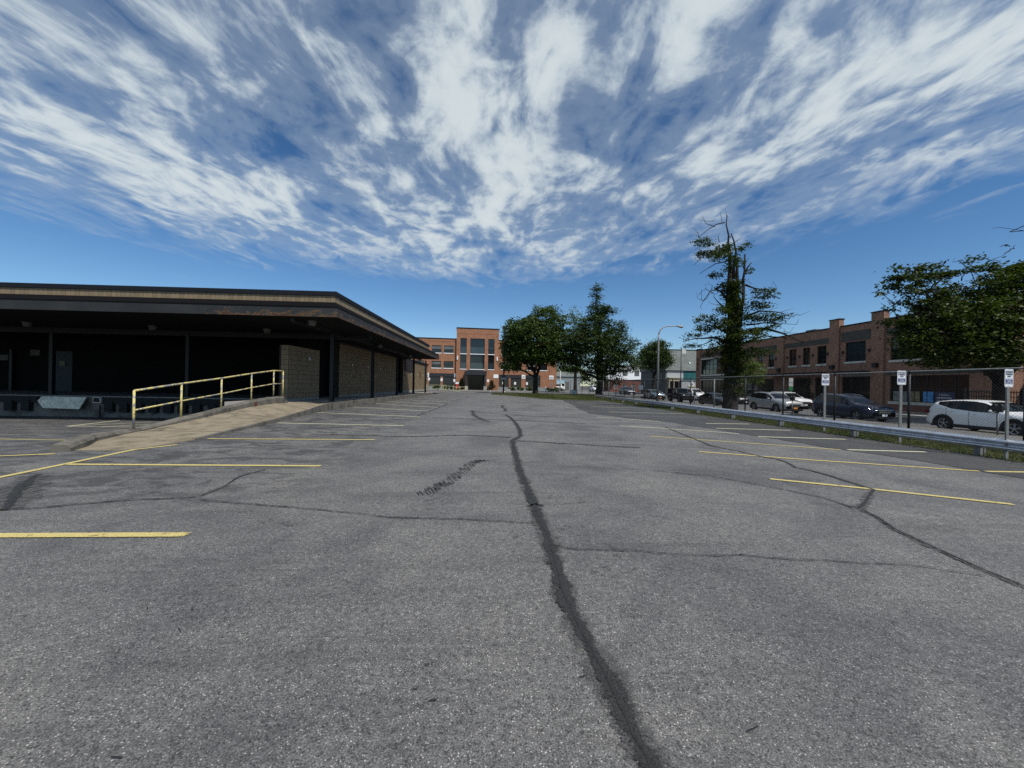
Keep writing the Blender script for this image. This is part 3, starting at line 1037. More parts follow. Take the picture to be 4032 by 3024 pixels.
# ------------------------------------------------------------------ dock building on the left
def dock_building():
    root = empty('warehouse', (0, 0, 0), 0, 'low tan block warehouse with a loading dock under a deep rusty canopy', 'building')
    CX, CY = -7.4, 17.9       # canopy outer corner
    FX, FY = -7.62, 18.15     # block frieze corner
    X0 = -46.0
    # roof and canopy
    B(X0, FX - 0.16, FY + 0.16, 42.5, 4.94, 5.44).build('roof', 'roof_cap', root)
    B(X0, -11.45, 48.6, 64.1, 4.402, 4.55).build('rear_roof', 'roof_cap', root)
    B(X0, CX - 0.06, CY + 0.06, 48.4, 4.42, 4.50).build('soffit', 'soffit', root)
    B(X0, CX, CY, CY + 0.05, 4.42, 4.90).build('front_fascia', 'fascia_steel', root)
    B(CX - 0.05, CX, CY + 0.052, 48.5, 4.42, 4.90).build('side_fascia', 'fascia_steel', root)
    B(X0, CX - 0.02, 48.45, 48.5, 4.42, 4.9).build('rear_fascia', 'fascia_steel', root)
    # flashing strip between fascia and frieze
    fl = MB()
    fl.add([(X0, CY - 0.012, 4.90), (CX + 0.012, CY - 0.012, 4.90), (FX + 0.01, FY - 0.01, 5.135), (X0, FY - 0.01, 5.135)], [(0, 1, 2, 3)])
    fl.add([(CX + 0.012, CY - 0.012, 4.90), (CX + 0.012, 48.5, 4.90), (FX + 0.01, 48.3, 5.135), (FX + 0.01, FY - 0.01, 5.135)], [(0, 1, 2, 3)])
    fl.box(X0, CX + 0.014, CY - 0.014, CY - 0.002, 4.845, 4.90)
    fl.box(CX + 0.002, CX + 0.014, CY, 48.5, 4.845, 4.90)
    fl.build('flashing', 'flashing', root)
    B(X0, FX + 0.07, FY - 0.07, FY + 0.14, 5.442, 5.64).build('front_parapet_cap', 'roof_cap', root)
    B(FX - 0.14, FX + 0.07, FY + 0.142, 42.6, 5.442, 5.64).build('side_parapet_cap', 'roof_cap', root)
    # frieze of single blocks
    fr = B(X0, FX - 0.05, FY + 0.05, FY + 0.15, 5.13, 5.44).build('front_frieze', 'mortar', root)
    fs = B(FX - 0.15, FX - 0.05, FY + 0.152, 42.5, 5.13, 5.44).build('side_frieze', 'mortar', root)
    bm_ = B(-0.094, 0.094, 0, 0.06, 0, 0.292)
    me = bm_.mesh('block', 'tan_block')

    def block(parent, x, y, z, rz):
        o = bpy.data.objects.new('block', me)
        COL.objects.link(o)
        o.parent = parent
        o.location = (x, y + 0, z)
        o.rotation_euler = (random.gauss(0, 0.004), 0, rz)
        return o
    n = 0
    x = FX - 0.1
    while x > -23.5:
        block(fr, x, FY - 0.008 + random.uniform(-0.003, 0.003), 5.142, 0)
        x -= 0.2
    rest = MB()
    while x > X0:
        rest.box(x - 0.094, x + 0.094, FY - 0.008, FY + 0.05, 5.142, 5.434)
        x -= 0.2
    tag(rest.build('frieze_blocks', 'tan_blocks_far', root), kind='stuff')
    y = FY + 0.1
    while y < 42.4:
        block(fs, FX + 0.008 + random.uniform(-0.003, 0.003), y, 5.142, PI / 2)
        y += 0.2
    # ---- walls behind the platform
    PZ = 0.30
    WX = -11.6
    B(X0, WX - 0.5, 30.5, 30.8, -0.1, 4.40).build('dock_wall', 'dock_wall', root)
    # side wall of tan block: single blocks on the near wing, joined beyond
    wing = B(WX - 0.55, WX - 0.03, 21.83, 25.5, 0.20, 3.45).build('wing_wall', 'mortar', root)
    bw, bh = 0.2, 0.27
    wb = B(-0.094, 0.094, 0, 0.05, 0, bh - 0.014).mesh('block', 'tan_block')
    gb = B(-0.094, 0.094, 0, 0.05, 0, bh - 0.014).mesh('block', 'grey_block')

    def wblock(parent, m, x, y, z, rz):
        o = bpy.data.objects.new('block', m)
        COL.objects.link(o)
        o.parent = parent
        o.location = (x, y, z)
        o.rotation_euler = (0, random.gauss(0, 0.002), rz)
    for r in range(12):
        z = 0.21 + r * bh
        m = gb if r == 0 else wb
        for c in range(2):
            wblock(wing, m, WX - 0.12 - c * bw - 0.02, 21.80, z, 0)
        for c in range(18):
            wblock(wing, m, WX + 0.0, 21.93 + c * bw, z, PI / 2)
    # recess with doorway
    B(-13.0, -12.6, 25.5, 28.6, -0.1, 4.40).build('recess_wall', 'dock_wall', root)
    B(-12.6, -12.52, 26.3, 27.4, 0.3, 2.5).build('side_door', 'column_steel', root)
    far = MB()
    farg = MB()

    def wallrun(y0, y1, ztop=4.4):
        back = B(WX - 0.35, WX - 0.03, y0, y1, -0.1, ztop)
        back.build('side_wall', 'mortar', root)
        rows = int((ztop - 0.21) / bh)
        for r in range(rows):
            y = y0 + 0.1
            while y < y1 - 0.05:
                z = 0.21 + r * bh
                (farg if r == 0 else far).box(WX - 0.03, WX + random.uniform(-0.002, 0.003), y - 0.094, y + 0.094, z, z + bh - 0.014)
                y += bw
    wallrun(28.6, 45.0)
    wallrun(47.5, 64.0)
    tag(far.build('wall_blocks', 'tan_blocks_far', root), kind='stuff')
    tag(farg.build('base_blocks', 'grey_block', root), kind='stuff')
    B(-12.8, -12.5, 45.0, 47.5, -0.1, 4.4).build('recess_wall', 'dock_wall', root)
    B(WX - 0.02, WX + 0.12, 48.2, 53.4, 2.95, 4.4).build('high_vent', 'black_steel', root)
    B(X0, WX - 0.36, 63.7, 64.0, -0.1, 4.4).build('rear_wall', 'mortar', root)
    # bay number plates
    for i, (y, z) in enumerate(((24.08, 2.84), (31.05, 2.79), (34.7, 2.78), (38.37, 2.76), (41.82, 2.75), (44.3, 2.72), (49.18, 2.70), (52.05, 2.67), (55.97, 2.67), (59.52, 2.68))):
        p = B(WX + 0.02, WX + 0.032, y - 0.1, y + 0.1, z - 0.1, z + 0.1).build('number_plate', 'offwhite', root)
    for z in (3.51, 3.19):
        B(-11.62, -11.60, 27.1, 27.4, z - 0.12, z + 0.12).build('notice_plate', 'offwhite', root)
    # hose reel bracket and conduit on the wall
    B(WX + 0.004, WX + 0.12, 57.6, 57.9, 2.3, 3.0).build('wall_bracket', 'rust', root)
    # ---- loading dock
    B(X0, -9.98, 24.25, 30.5, 0.10, 0.32).build('dock_platform', 'dock_concrete', root)
    B(X0, -9.98, 24.05, 24.25, -1.25, 0.26).build('dock_face', 'dock_concrete', root)
    B(X0, -9.98, 23.98, 24.25, 0.262, 0.325).build('dock_edge', 'galv_dull', root)
    for bx in [-43.0, -41.6, -40.2, -38.8, -37.4, -36.0, -34.6, -33.2, -31.8, -30.2, -28.9, -27.95, -23.2, -22.35, -21.5, -20.65, -19.8, -18.95, -18.1, -17.2, -16.3, -15.4, -14.5, -13.6, -12.7, -11.8, -10.9]:
        B(bx - 0.23, bx + 0.23, 23.80, 24.05, -0.62, 0.02).build('dock_bumper', 'rubber', root)
    m2 = MB()
    x = -44
    m2.box(X0, -27.3, 23.86, 24.04, -0.10, 0.24)
    m2.box(-23.6, -10.0, 23.86, 24.04, -0.12, 0.24)
    m2.build('bumper_board', 'rubber', root)
    lip = MB()
    prof = [(-27.0, 0.25), (-27.02, 0.00), (-26.72, -0.42), (-24.68, -0.46), (-24.50, -0.16), (-24.46, 0.25)]
    vs = [(p[0], 23.62 if p[1] < 0.1 else 23.80, p[1]) for p in prof]
    vs2 = [(v[0], v[1] + 0.05, v[2]) for v in vs]
    n = len(vs)
    lip.add(vs + vs2, [tuple(range(n)), tuple(range(2 * n - 1, n - 1, -1))] + [(i, i + n, (i + 1) % n + n, (i + 1) % n) for i in range(n)])
    lip.build('leveler_lip', 'lip_paint', root)
    # electrical box & pipe on dock face
    B(-24.05, -23.62, 23.78, 23.9, -0.08, 0.26).build('control_frame', 'offwhite', root)
    B(-24.0, -23.67, 23.76, 23.785, -0.04, 0.22).build('control_box', 'rubber', root)
    MB().cyl((-23.75, 23.9, -1.0), 0.04, 0.75, 8).build('pipe_stub', 'column_steel', root)
    # door, notices and pilasters deep in the shade, their colours darkened for it
    d = B(-33.8, -32.3, 30.40, 30.495, 0.32, 3.35).build('dock_door', 'teal_door', root)
    B(-33.2, -32.8, 30.36, 30.40, 2.25, 2.6).build('door_window', 'store_glass', d)
    B(-35.4, -34.7, 30.42, 30.495, 3.0, 3.42).build('wall_notice', 'lamp_shell', root)
    B(-37.9, -37.0, 30.42, 30.495, 2.58, 3.0).build('wall_notice', 'lamp_shell', root)
    B(-36.7, -36.5, 30.25, 30.495, 0.32, 3.4).build('pilaster', 'column_steel', root)
    # columns
    def col(x, y, z0):
        mb = MB()
        mb.box(x - 0.10, x + 0.10, y - 0.10, y - 0.088, z0, 4.42)
        mb.box(x - 0.10, x + 0.10, y + 0.088, y + 0.10, z0, 4.42)
        mb.box(x - 0.007, x + 0.007, y - 0.088, y + 0.088, z0, 4.42)
        mb.box(x - 0.15, x + 0.15, y - 0.15, y + 0.15, z0, z0 + 0.03)
        mb.build('column', 'column_steel', root)
    for i in range(5):
        col(-9.62, 22.7 + 7.2 * i, 0.30 - 0.03 * i)
    for x in (-27.2, -19.15):
        col(x, 24.5, 0.32)
    # beams under the soffit
    B(X0, -8.0, 24.42, 24.60, 4.10, 4.42).build('canopy_beam', 'column_steel', root)
    B(-9.70, -9.54, 18.3, 48.3, 4.22, 4.42).build('canopy_beam', 'column_steel', root)
    # canopy lights
    for (x, y) in ((-9.05, 19.0), (-13.3, 22.6), (-9.3, 30.5), (-19.4, 22.3), (-25.9, 22.1), (-9.3, 41.0)):
        mb = MB()
        mb.tube([(0, 0, 0), (0, 0, -0.08), (0, 0, -0.26)], [0.21, 0.19, 0.13], 14)
        l = mb.build('canopy_light', 'lamp_shell', root, True, loc=(x, y, 4.42))
    return root


dock_building()


def ramp_and_platform():
    r = empty('concrete_ramp', (0, 0, 0), 0, 'sunlit concrete ramp climbing beside the yellow handrail to the warehouse pavement', 'ramp')
    # stations along y: (y, x left, z left, x right, z right)
    st = [(8.05, -8.55, 0.005, -7.70, 0.005), (8.6, -9.1, 0.008, -7.45, 0.012), (9.6, -9.55, 0.02, -7.30, 0.03), (10.8, -9.68, 0.05, -7.42, 0.06), (12.9, -9.72, 0.175, -7.66, 0.10),
          (14.2, -9.74, 0.29, -7.83, 0.13), (15.5, -9.75, 0.40, -8.05, 0.16), (17.4, -9.76, 0.47, -8.38, 0.20), (19.0, -9.8, 0.44, -8.72, 0.25), (20.4, -9.85, 0.37, -9.0, 0.28), (21.8, -9.9, 0.32, -9.17, 0.29)]
    slabs = [(0, 3), (3, 5), (5, 7), (7, 10)]
    for a, b in slabs:
        mb = MB()
        nx = 6
        S = st[a:b + 1]
        for k, (y, xl, zl, xr, zr) in enumerate(S):
            yy = y + (0.03 if k == 0 and a else 0) - (0.03 if k == len(S) - 1 else 0)
            for i in range(nx + 1):
                t = i / nx
                mb.v.append((xl + (xr - xl) * t, yy, zl + (zr - zl) * t))
        for k in range(len(S) - 1):
            for i in range(nx):
                q = k * (nx + 1) + i
                mb.f.append((q, q + 1, q + nx + 2, q + nx + 1))
        # skirts
        base = len(mb.v)
        for k in range(len(S)):
            for i in (0, nx):
                v = mb.v[k * (nx + 1) + i]
                mb.v.append((v[0], v[1], min(v[2] - 0.02, -0.3)))
        for k in range(len(S) - 1):
            mb.f.append((k * (nx + 1) + nx, base + 2 * k + 1, base + 2 * k + 3, (k + 1) * (nx + 1) + nx))
        mb.build('ramp_slab', 'ramp_concrete', r)
    # right kerb edge of ramp (slightly proud lip)
    k = MB()
    S = st[2:]
    for (y, xl, zl, xr, zr) in S:
        k.v += [(xr - 0.10, y, zr + 0.006), (xr + 0.02, y, zr + 0.006), (xr + 0.03, y, -0.1)]
    for i in range(len(S) - 1):
        a = 3 * i
        k.f += [(a, a + 1, a + 4, a + 3), (a + 1, a + 2, a + 5, a + 4)]
    k.build('ramp_edge', 'kerb_concrete', r)
    # rough kerb wall on the left carrying the handrail
    w = MB()
    random.seed(3)
    KW = [(7.95, -8.45, -8.85, 0.13), (8.4, -8.62, -9.05, 0.17), (9.2, -9.18, -9.52, 0.16), (10.2, -9.50, -9.80, 0.13), (10.9, -9.60, -9.88, 0.14), (12.9, -9.70, -9.98, 0.33), (14.3, -9.74, -10.02, 0.49), (15.5, -9.75, -10.04, 0.62), (16.4, -9.76, -10.05, 0.70), (17.2, -9.76, -10.06, 0.74), (17.9, -9.70, -10.06, 0.75), (18.25, -9.72, -10.02, 0.56)]
    pts = []
    for (a, b) in zip(KW[:-1], KW[1:]):
        n = max(1, int((b[0] - a[0]) / 0.14))
        for i in range(n):
            t = i / n
            pts.append(tuple(a[j] + (b[j] - a[j]) * t for j in range(4)))
    pts.append(KW[-1])
    for (y, xr, xl, z) in pts:
        j = lambda s: random.uniform(-s, s)
        w.v += [(xl + j(.01), y, -1.2), (xl + j(.015), y, z - 0.07 + j(.012)), (xl + 0.06 + j(.012), y, z + j(.008)), (xr - 0.05 + j(.012), y, z + j(.008)), (xr + j(.012), y, z - 0.06 + j(.012)), (xr + j(.008), y, -0.2)]
    for i in range(len(pts) - 1):
        for q in range(5):
            a = 6 * i + q
            w.f.append((a, a + 6, a + 7, a + 1))
    w.f.append((0, 1, 2, 3, 4, 5))
    m = 6 * (len(pts) - 1)
    w.f.append((m + 5, m + 4, m + 3, m + 2, m + 1, m))
    w.build('kerb_wall', 'kerb_concrete', r)

    # platform pavement alongside the building
    p = empty('warehouse_pavement', (0, 0, 0))
    tag(p, kind='structure')
    mb = MB()
    prof = [(21.812, 0.305, -9.17), (30, 0.27, -9.2), (38, 0.24, -9.2), (46, 0.19, -9.2), (52, 0.15, -9.2), (58, 0.06, -8.6), (62, 0.012, -8.0)]
    for a, b in zip(prof[:-1], prof[1:]):
        y0, z0, x0 = a
        y1, z1, x1 = b
        mb.add([(-12.6, y0, z0), (x0 - 0.22, y0, z0), (x1 - 0.22, y1, z1), (-12.6, y1, z1)], [(0, 1, 2, 3)])
    mb.add([(-12.6, 18.25, 0.44), (-9.86, 18.25, 0.44), (-9.9, 21.80, 0.318), (-12.6, 21.80, 0.318)], [(0, 1, 2, 3)])
    mb.add([(-12.6, 18.25, 0.44), (-9.86, 18.25, 0.44), (-9.86, 18.25, -1.2), (-12.6, 18.25, -1.2)], [(0, 1, 2, 3)])
    mb.add([(-12.6, 18.25, 0.44), (-12.6, 18.25, -1.2), (-12.6, 24.05, -1.2), (-12.6, 24.05, 0.44)], [(0, 1, 2, 3)])
    mb.add([(-12.6, 21.8, 0.318), (-9.9, 21.80, 0.318), (-9.4, 21.812, 0.305), (-12.6, 21.812, 0.305)], [(0, 1, 2, 3)])
    mb.build('pavement_surface', 'pave', p)
    # kerb stones
    random.seed(9)
    y = 21.83
    while y < 57.5:
        L = random.uniform(2.6, 3.2)
        y2 = min(y + L, 57.8)
        z = 0.31 - max(0, y - 22) * 0.0045 - (0.05 if y > 52 else 0)
        j = random.uniform(-0.012, 0.012)
        mb = MB()
        pr = [(-9.40, -0.2), (-9.40, z), (-9.22 + j, z), (-9.18 + j, z - 0.035), (-9.165 + j, -0.2)]
        mb.extr([(a, b) for a, b in pr], 'y', y + 0.008, y2 - 0.008)
        mb.build('kerb_stone', 'kerb_concrete', p)
        y = y2
    return r


ramp_and_platform()


def handrail_near():
    r = empty('handrail', (-9.9, 14.0, 0), 0, 'chipped yellow pipe handrail running up the concrete ramp kerb', 'handrail')
    def L(p):
        return (p[0] + 9.9, p[1] - 14.0, p[2])
    D = [(-9.62, 10.55, 0.10, 1.04), (-9.84, 12.35, 0.24, 1.085), (-9.92, 14.2, 0.40, 1.12), (-9.93, 15.9, 0.59, 1.145), (-9.94, 17.45, 0.735, 1.17), (-9.90, 18.12, 0.745, 1.17)]
    tops = []
    for i, (x, y, z, h) in enumerate(D):
        MB().tube([L((x, y, z - 0.05)), L((x, y, z + h))], 0.028, 10).build('post', 'yellow_rail', r, True)
        tops.append((x, y, z + h))
        MB().tube([L((x, y, z - 0.02)), L((x, y, z + 0.015))], 0.06, 10).build('post_foot', 'rust', r, True)
    MB().tube([L(t) for t in tops], 0.027, 10).build('top_rail', 'yellow_rail', r, True)
    MB().tube([L((x, y, z + h * 0.5)) for (x, y, z, h) in D], 0.022, 10).build('mid_rail', 'yellow_rail', r, True)
    # rust stain block under the fourth post
    B(0.13, 0.168, 1.80, 1.97, 0.42, 0.585).build('rust_patch', 'rust', r)


handrail_near()


def handrail_far():
    r = empty('handrail', (-8, 58, 0), 0, 'pale yellow pipe railings round the far ramp beyond the warehouse', 'handrail')
    def L(p):
        return (p[0] + 8, p[1] - 58, p[2])
    runs = [[(-10.9, 59.5, 0.05), (-8.6, 59.5, 0.0), (-7.9, 59.2, 0.0)],
            [(-7.9, 56.0, 0.05), (-6.4, 55.6, 0.0), (-5.4, 55.2, 0.0)],
            [(-6.3, 58.6, 0.0), (-4.8, 58.4, 0.0)]]
    H = [1.15, 1.12, 0.95]
    for run, h in zip(runs, H):
        for p in run:
            MB().tube([L((p[0], p[1], p[2] - 0.05)), L((p[0], p[1], p[2] + h))], 0.024, 8).build('post', 'pale_rail', r, True)
        for f in (1.0, 0.5):
            MB().tube([L((p[0], p[1], p[2] + h * f - (0.12 * i if run is runs[1] else 0))) for i, p in enumerate(run)], 0.024, 8).build('rail', 'pale_rail', r, True)
    MB().tube([L((-7.9, 59.2, 1.15)), L((-7.9, 56.0, 1.15))], 0.024, 8).build('rail', 'pale_rail', r, True)
    return r


handrail_far()


# ------------------------------------------------------------------ facade helper (local x along the wall, y into it)
def facade(root, name, mat, u0, u1, z0, z1, holes, y=0.0, reveal=0.22, top=None):
    us = sorted(set([u0, u1] + [h[0] for h in holes] + [h[1] for h in holes]))
    zs = sorted(set([z0, z1] + [h[2] for h in holes] + [h[3] for h in holes]))
    mb = MB()
    for i in range(len(us) - 1):
        for j in range(len(zs) - 1):
            a, b, c, d = us[i], us[i + 1], zs[j], zs[j + 1]
            if a < u0 - 1e-6 or b > u1 + 1e-6 or c < z0 - 1e-6 or d > z1 + 1e-6:
                continue
            cu, cz = (a + b) / 2, (c + d) / 2
            if any(h[0] < cu < h[1] and h[2] < cz < h[3] for h in holes):
                continue
            mb.add([(a, y, c), (b, y, c), (b, y, d), (a, y, d)], [(0, 1, 2, 3)])
    for (a, b, c, d) in [h[:4] for h in holes]:
        r = y + reveal
        mb.add([(a, y, c), (b, y, c), (b, r, c), (a, r, c)], [(0, 1, 2, 3)])
        mb.add([(a, y, d), (b, y, d), (b, r, d), (a, r, d)], [(3, 2, 1, 0)])
        mb.add([(a, y, c), (a, y, d), (a, r, d), (a, r, c)], [(3, 2, 1, 0)])
        mb.add([(b, y, c), (b, y, d), (b, r, d), (b, r, c)], [(0, 1, 2, 3)])
    return mb.build(name, mat, root)


def window(root, u0, u1, z0, z1, y=0.16, fr=0.06, cols=1, rows=1, glass='dark_glass', frame='black_steel', sill=None, sillmat='limestone', shade=0.0, name='window'):
    mb = MB()
    mb.box(u0, u0 + fr, y - 0.05, y + 0.03, z0, z1)
    mb.box(u1 - fr, u1, y - 0.05, y + 0.03, z0, z1)
    mb.box(u0 + fr, u1 - fr, y - 0.05, y + 0.03, z0, z0 + fr)
    mb.box(u0 + fr, u1 - fr, y - 0.05, y + 0.03, z1 - fr, z1)
    for i in range(1, cols):
        u = u0 + (u1 - u0) * i / cols
        mb.box(u - fr * 0.4, u + fr * 0.4, y - 0.04, y + 0.02, z0 + fr, z1 - fr)
    for j in range(1, rows):
        z = z0 + (z1 - z0) * j / rows
        for i in range(cols):
            a = u0 + (u1 - u0) * i / cols + fr * (1 if i == 0 else 0.4)
            b = u0 + (u1 - u0) * (i + 1) / cols - fr * (1 if i == cols - 1 else 0.4)
            mb.box(a, b, y - 0.035, y + 0.015, z - fr * 0.4, z + fr * 0.4)
    f = mb.build(name, frame, root)
    # one pane per light
    for i in range(cols):
        for j in range(rows):
            a, b = u0 + (u1 - u0) * i / cols + 0.02, u0 + (u1 - u0) * (i + 1) / cols - 0.02
            c, d = z0 + (z1 - z0) * j / rows + 0.02, z0 + (z1 - z0) * (j + 1) / rows - 0.02
            g = glass if not (shade and j >= rows * (1 - shade)) else 'grey_shade'
            t = random.uniform(-0.004, 0.004)
            mb = MB()
            mb.add([(a, y - 0.006 + t, c), (b, y - 0.006 - t, c), (b, y - 0.006 - t, d), (a, y - 0.006 + t, d)], [(0, 1, 2, 3)])
            mb.build('pane', g, f)
    if sill:
        B(u0 - 0.08, u1 + 0.08, -0.07, y - 0.052, z0 - sill, z0 - 0.003).build('sill', sillmat, root)
    return f


# ------------------------------------------------------------------ orange brick office at the end of the lot
def office():
    a = math.atan2(2.9, 30.2)
    root = empty('office_building', (-9.2, 84.8, 0.0), a, 'three-storey orange brick office with a taller glazed entrance tower', 'building')
    # tower (local x 0..9.3), stands 0.5 m proud
    tw = [(0.85, 2.2, 8.05, 11.4), (3.0, 6.17, 8.05, 11.4), (6.93, 8.3, 8.05, 11.4), (0.85, 2.2, 4.7, 7.85), (3.0, 6.17, 4.7, 7.85), (6.93, 8.3, 4.7, 7.85), (2.7, 6.25, 0.0, 3.35)]
    f = facade(root, 'tower_wall', 'brick_orange', 0, 9.3, 0, 13.55, tw, y=-0.5, reveal=0.3)
    MB().box(0.0, 0.3, -0.495, 10, 0, 13.55).box(9.0, 9.3, -0.495, 10, 0, 13.55).build('tower_side', 'brick_orange', root)
    B(-0.08, 9.38, -0.58, 10, 13.552, 13.72).build('tower_cap', 'roof_cap', root)
    for (u0, u1, z0, z1) in tw[:6]:
        mb = MB()
        fr = mb.box(u0, u0 + .07, -0.40, -0.3, z0, z1).box(u1 - .07, u1, -0.40, -0.3, z0, z1).box(u0 + .07, u1 - .07, -0.40, -0.3, z1 - .07, z1).box(u0 + .07, u1 - .07, -0.40, -0.3, z0, z0 + .07)
        zm = z0 + (z1 - z0) * 0.48
        fr.box(u0 + .07, u1 - .07, -0.39, -0.3, zm - .03, zm + .03)
        w = fr.build('window', 'black_steel', root)
        for c, d, g in ((z0 + .02, zm, 'blue_glass'), (zm, z1 - .02, 'dark_glass')):
            MB().add([(u0 + .02, -0.33, c), (u1 - .02, -0.33, c), (u1 - .02, -0.33, d), (u0 + .02, -0.33, d)], [(0, 1, 2, 3)]).build('pane', g, w)
        B(u0 - 0.06, u1 + 0.06, -0.58, -0.42, z0 - 0.16, z0 - 0.005).build('sill', 'bright_white', root)
    # entrance
    MB().box(1.95, 6.55, -2.3, -0.55, 3.35, 4.25).box(2.6, 5.8, -2.0, -0.55, 4.252, 4.45).build('entrance_canopy', 'dark_band', root)
    B(2.05, 2.45, -2.2, -1.8, 0, 3.348).build('canopy_post', 'dark_band', root)
    B(6.05, 6.45, -2.2, -1.8, 0, 3.348).build('canopy_post', 'dark_band', root)
    B(2.7, 6.25, -0.22, -0.18, 0, 3.35).build('entrance_glass', 'store_glass', root)
    for u in (1.95, 5.95):
        B(u, u + 0.67, -2.5, -2.21, 0, 0.95).build('entrance_plinth', 'pave', root)
    for u in (0.1, 8.78):
        B(u + 0.05, u + 0.28, -0.66, -0.52, 6.65, 7.5).build('wall_lamp', 'bright_white', root)

    # wings
    def wing(name, u0, u1, wins, shut, signs, base=True):
        holes = []
        for (a, b) in wins:
            holes += [(a, b, 8.1, 9.7), (a, b, 4.8, 6.3)]
        gh = [(min(s[0] for s in g), max(s[1] for s in g)) for g in shut]
        for (a, b) in gh:
            holes.append((a, b, 2.9, 3.6))
        for g in shut:
            for s in g:
                holes.append((s[0], s[1], 0.85, 2.9))
        facade(root, name, 'brick_orange', u0, u1, 0, 11.15, holes, 0, 0.2)
        B(u0, u1, -0.07, 10, 11.152, 11.32).build('wing_cap', 'roof_cap', root)
        for (a, b) in wins:
            for z0, z1 in ((8.1, 9.7), (4.8, 6.3)):
                window(root, a, b, z0, z1, 0.14, 0.06, 1, 2, 'dark_glass', 'black_steel', 0.16, 'bright_white', shade=0.5 if z0 > 8 or int(a) % 2 else 0)
        for (a, b) in gh:
            B(a, b, 0.06, 0.16, 2.902, 3.598).build('shop_band', 'dark_band', root)
        for g in shut:
            for (a, b) in g:
                mb = MB()
                z = 0.87
                while z < 2.88:
                    mb.add([(a, 0.15, z), (b, 0.15, z), (b, 0.11, z + 0.10), (a, 0.11, z + 0.10)], [(0, 1, 2, 3)])
                    z += 0.10
                mb.build('shutter', 'shutter_grey', root)
        for (a, b) in signs:
            MB().box(a, b, -0.08, -0.004, 2.78, 3.66).build('fascia_sign', 'bright_white', root)
            B(a + 0.12, b - 0.12, -0.09, -0.082, 2.95, 3.35).build('sign_face', 'grey_panel', root)
        # projecting shallow piers and string courses give the facade relief
        for (a, b) in signs:
            B(a + 0.1, b - 0.1, -0.06, -0.003, 3.662, 10.6).build('pier', 'brick_orange', root)
        B(u0, u1, -0.04, -0.003, 10.62, 10.72).build('string_course', 'brick_orange', root)
        B(u0, u1, -0.05, -0.004, 0, 0.83).build('base_course', 'grey_render', root)
    wing('wing_wall', -30, 0.0, [(-5.3, -3.25), (-2.7, -0.64), (-11.6, -9.55), (-9.0, -6.95), (-18, -16), (-15.4, -13.4)],
         [[(-5.77, -3.35), (-2.8, -0.42)], [(-12.1, -9.7), (-9.1, -6.8)]], [(-6.72, -5.82), (-0.36, 0.0 - 0.001)])
    wing('wing_wall', 9.3, 22.6, [(9.85, 11.9), (12.5, 14.5), (15.8, 17.8), (18.4, 20.4)],
         [[(9.5, 11.65), (12.1, 14.5)], [(15.5, 18.9)]], [(14.6, 15.4), (20.9, 21.9)])
    # sign board beside the tower, right
    B(8.2, 9.28, -0.58, -0.504, 2.8, 3.6).build('fascia_sign', 'bright_white', root)
    B(22.3, 22.6, 0.01, 12, 0, 11.15).build('gable_wall', 'brick_orange', root)
    # brick relief band
    B(0.4, 8.9, -0.53, -0.503, 12.4, 12.5).build('string_course', 'brick_orange', root)
    return root


office()
# strip of lawn with kerb in front of the office
tag(B(-45, 30.4, 81.5, 84.2, 0.0, 0.09).build('office_lawn', 'turf'), kind='structure')
tag(B(-45, 30.4, 81.3, 81.498, 0.0, 0.13).build('office_kerb', 'pave'), kind='structure')


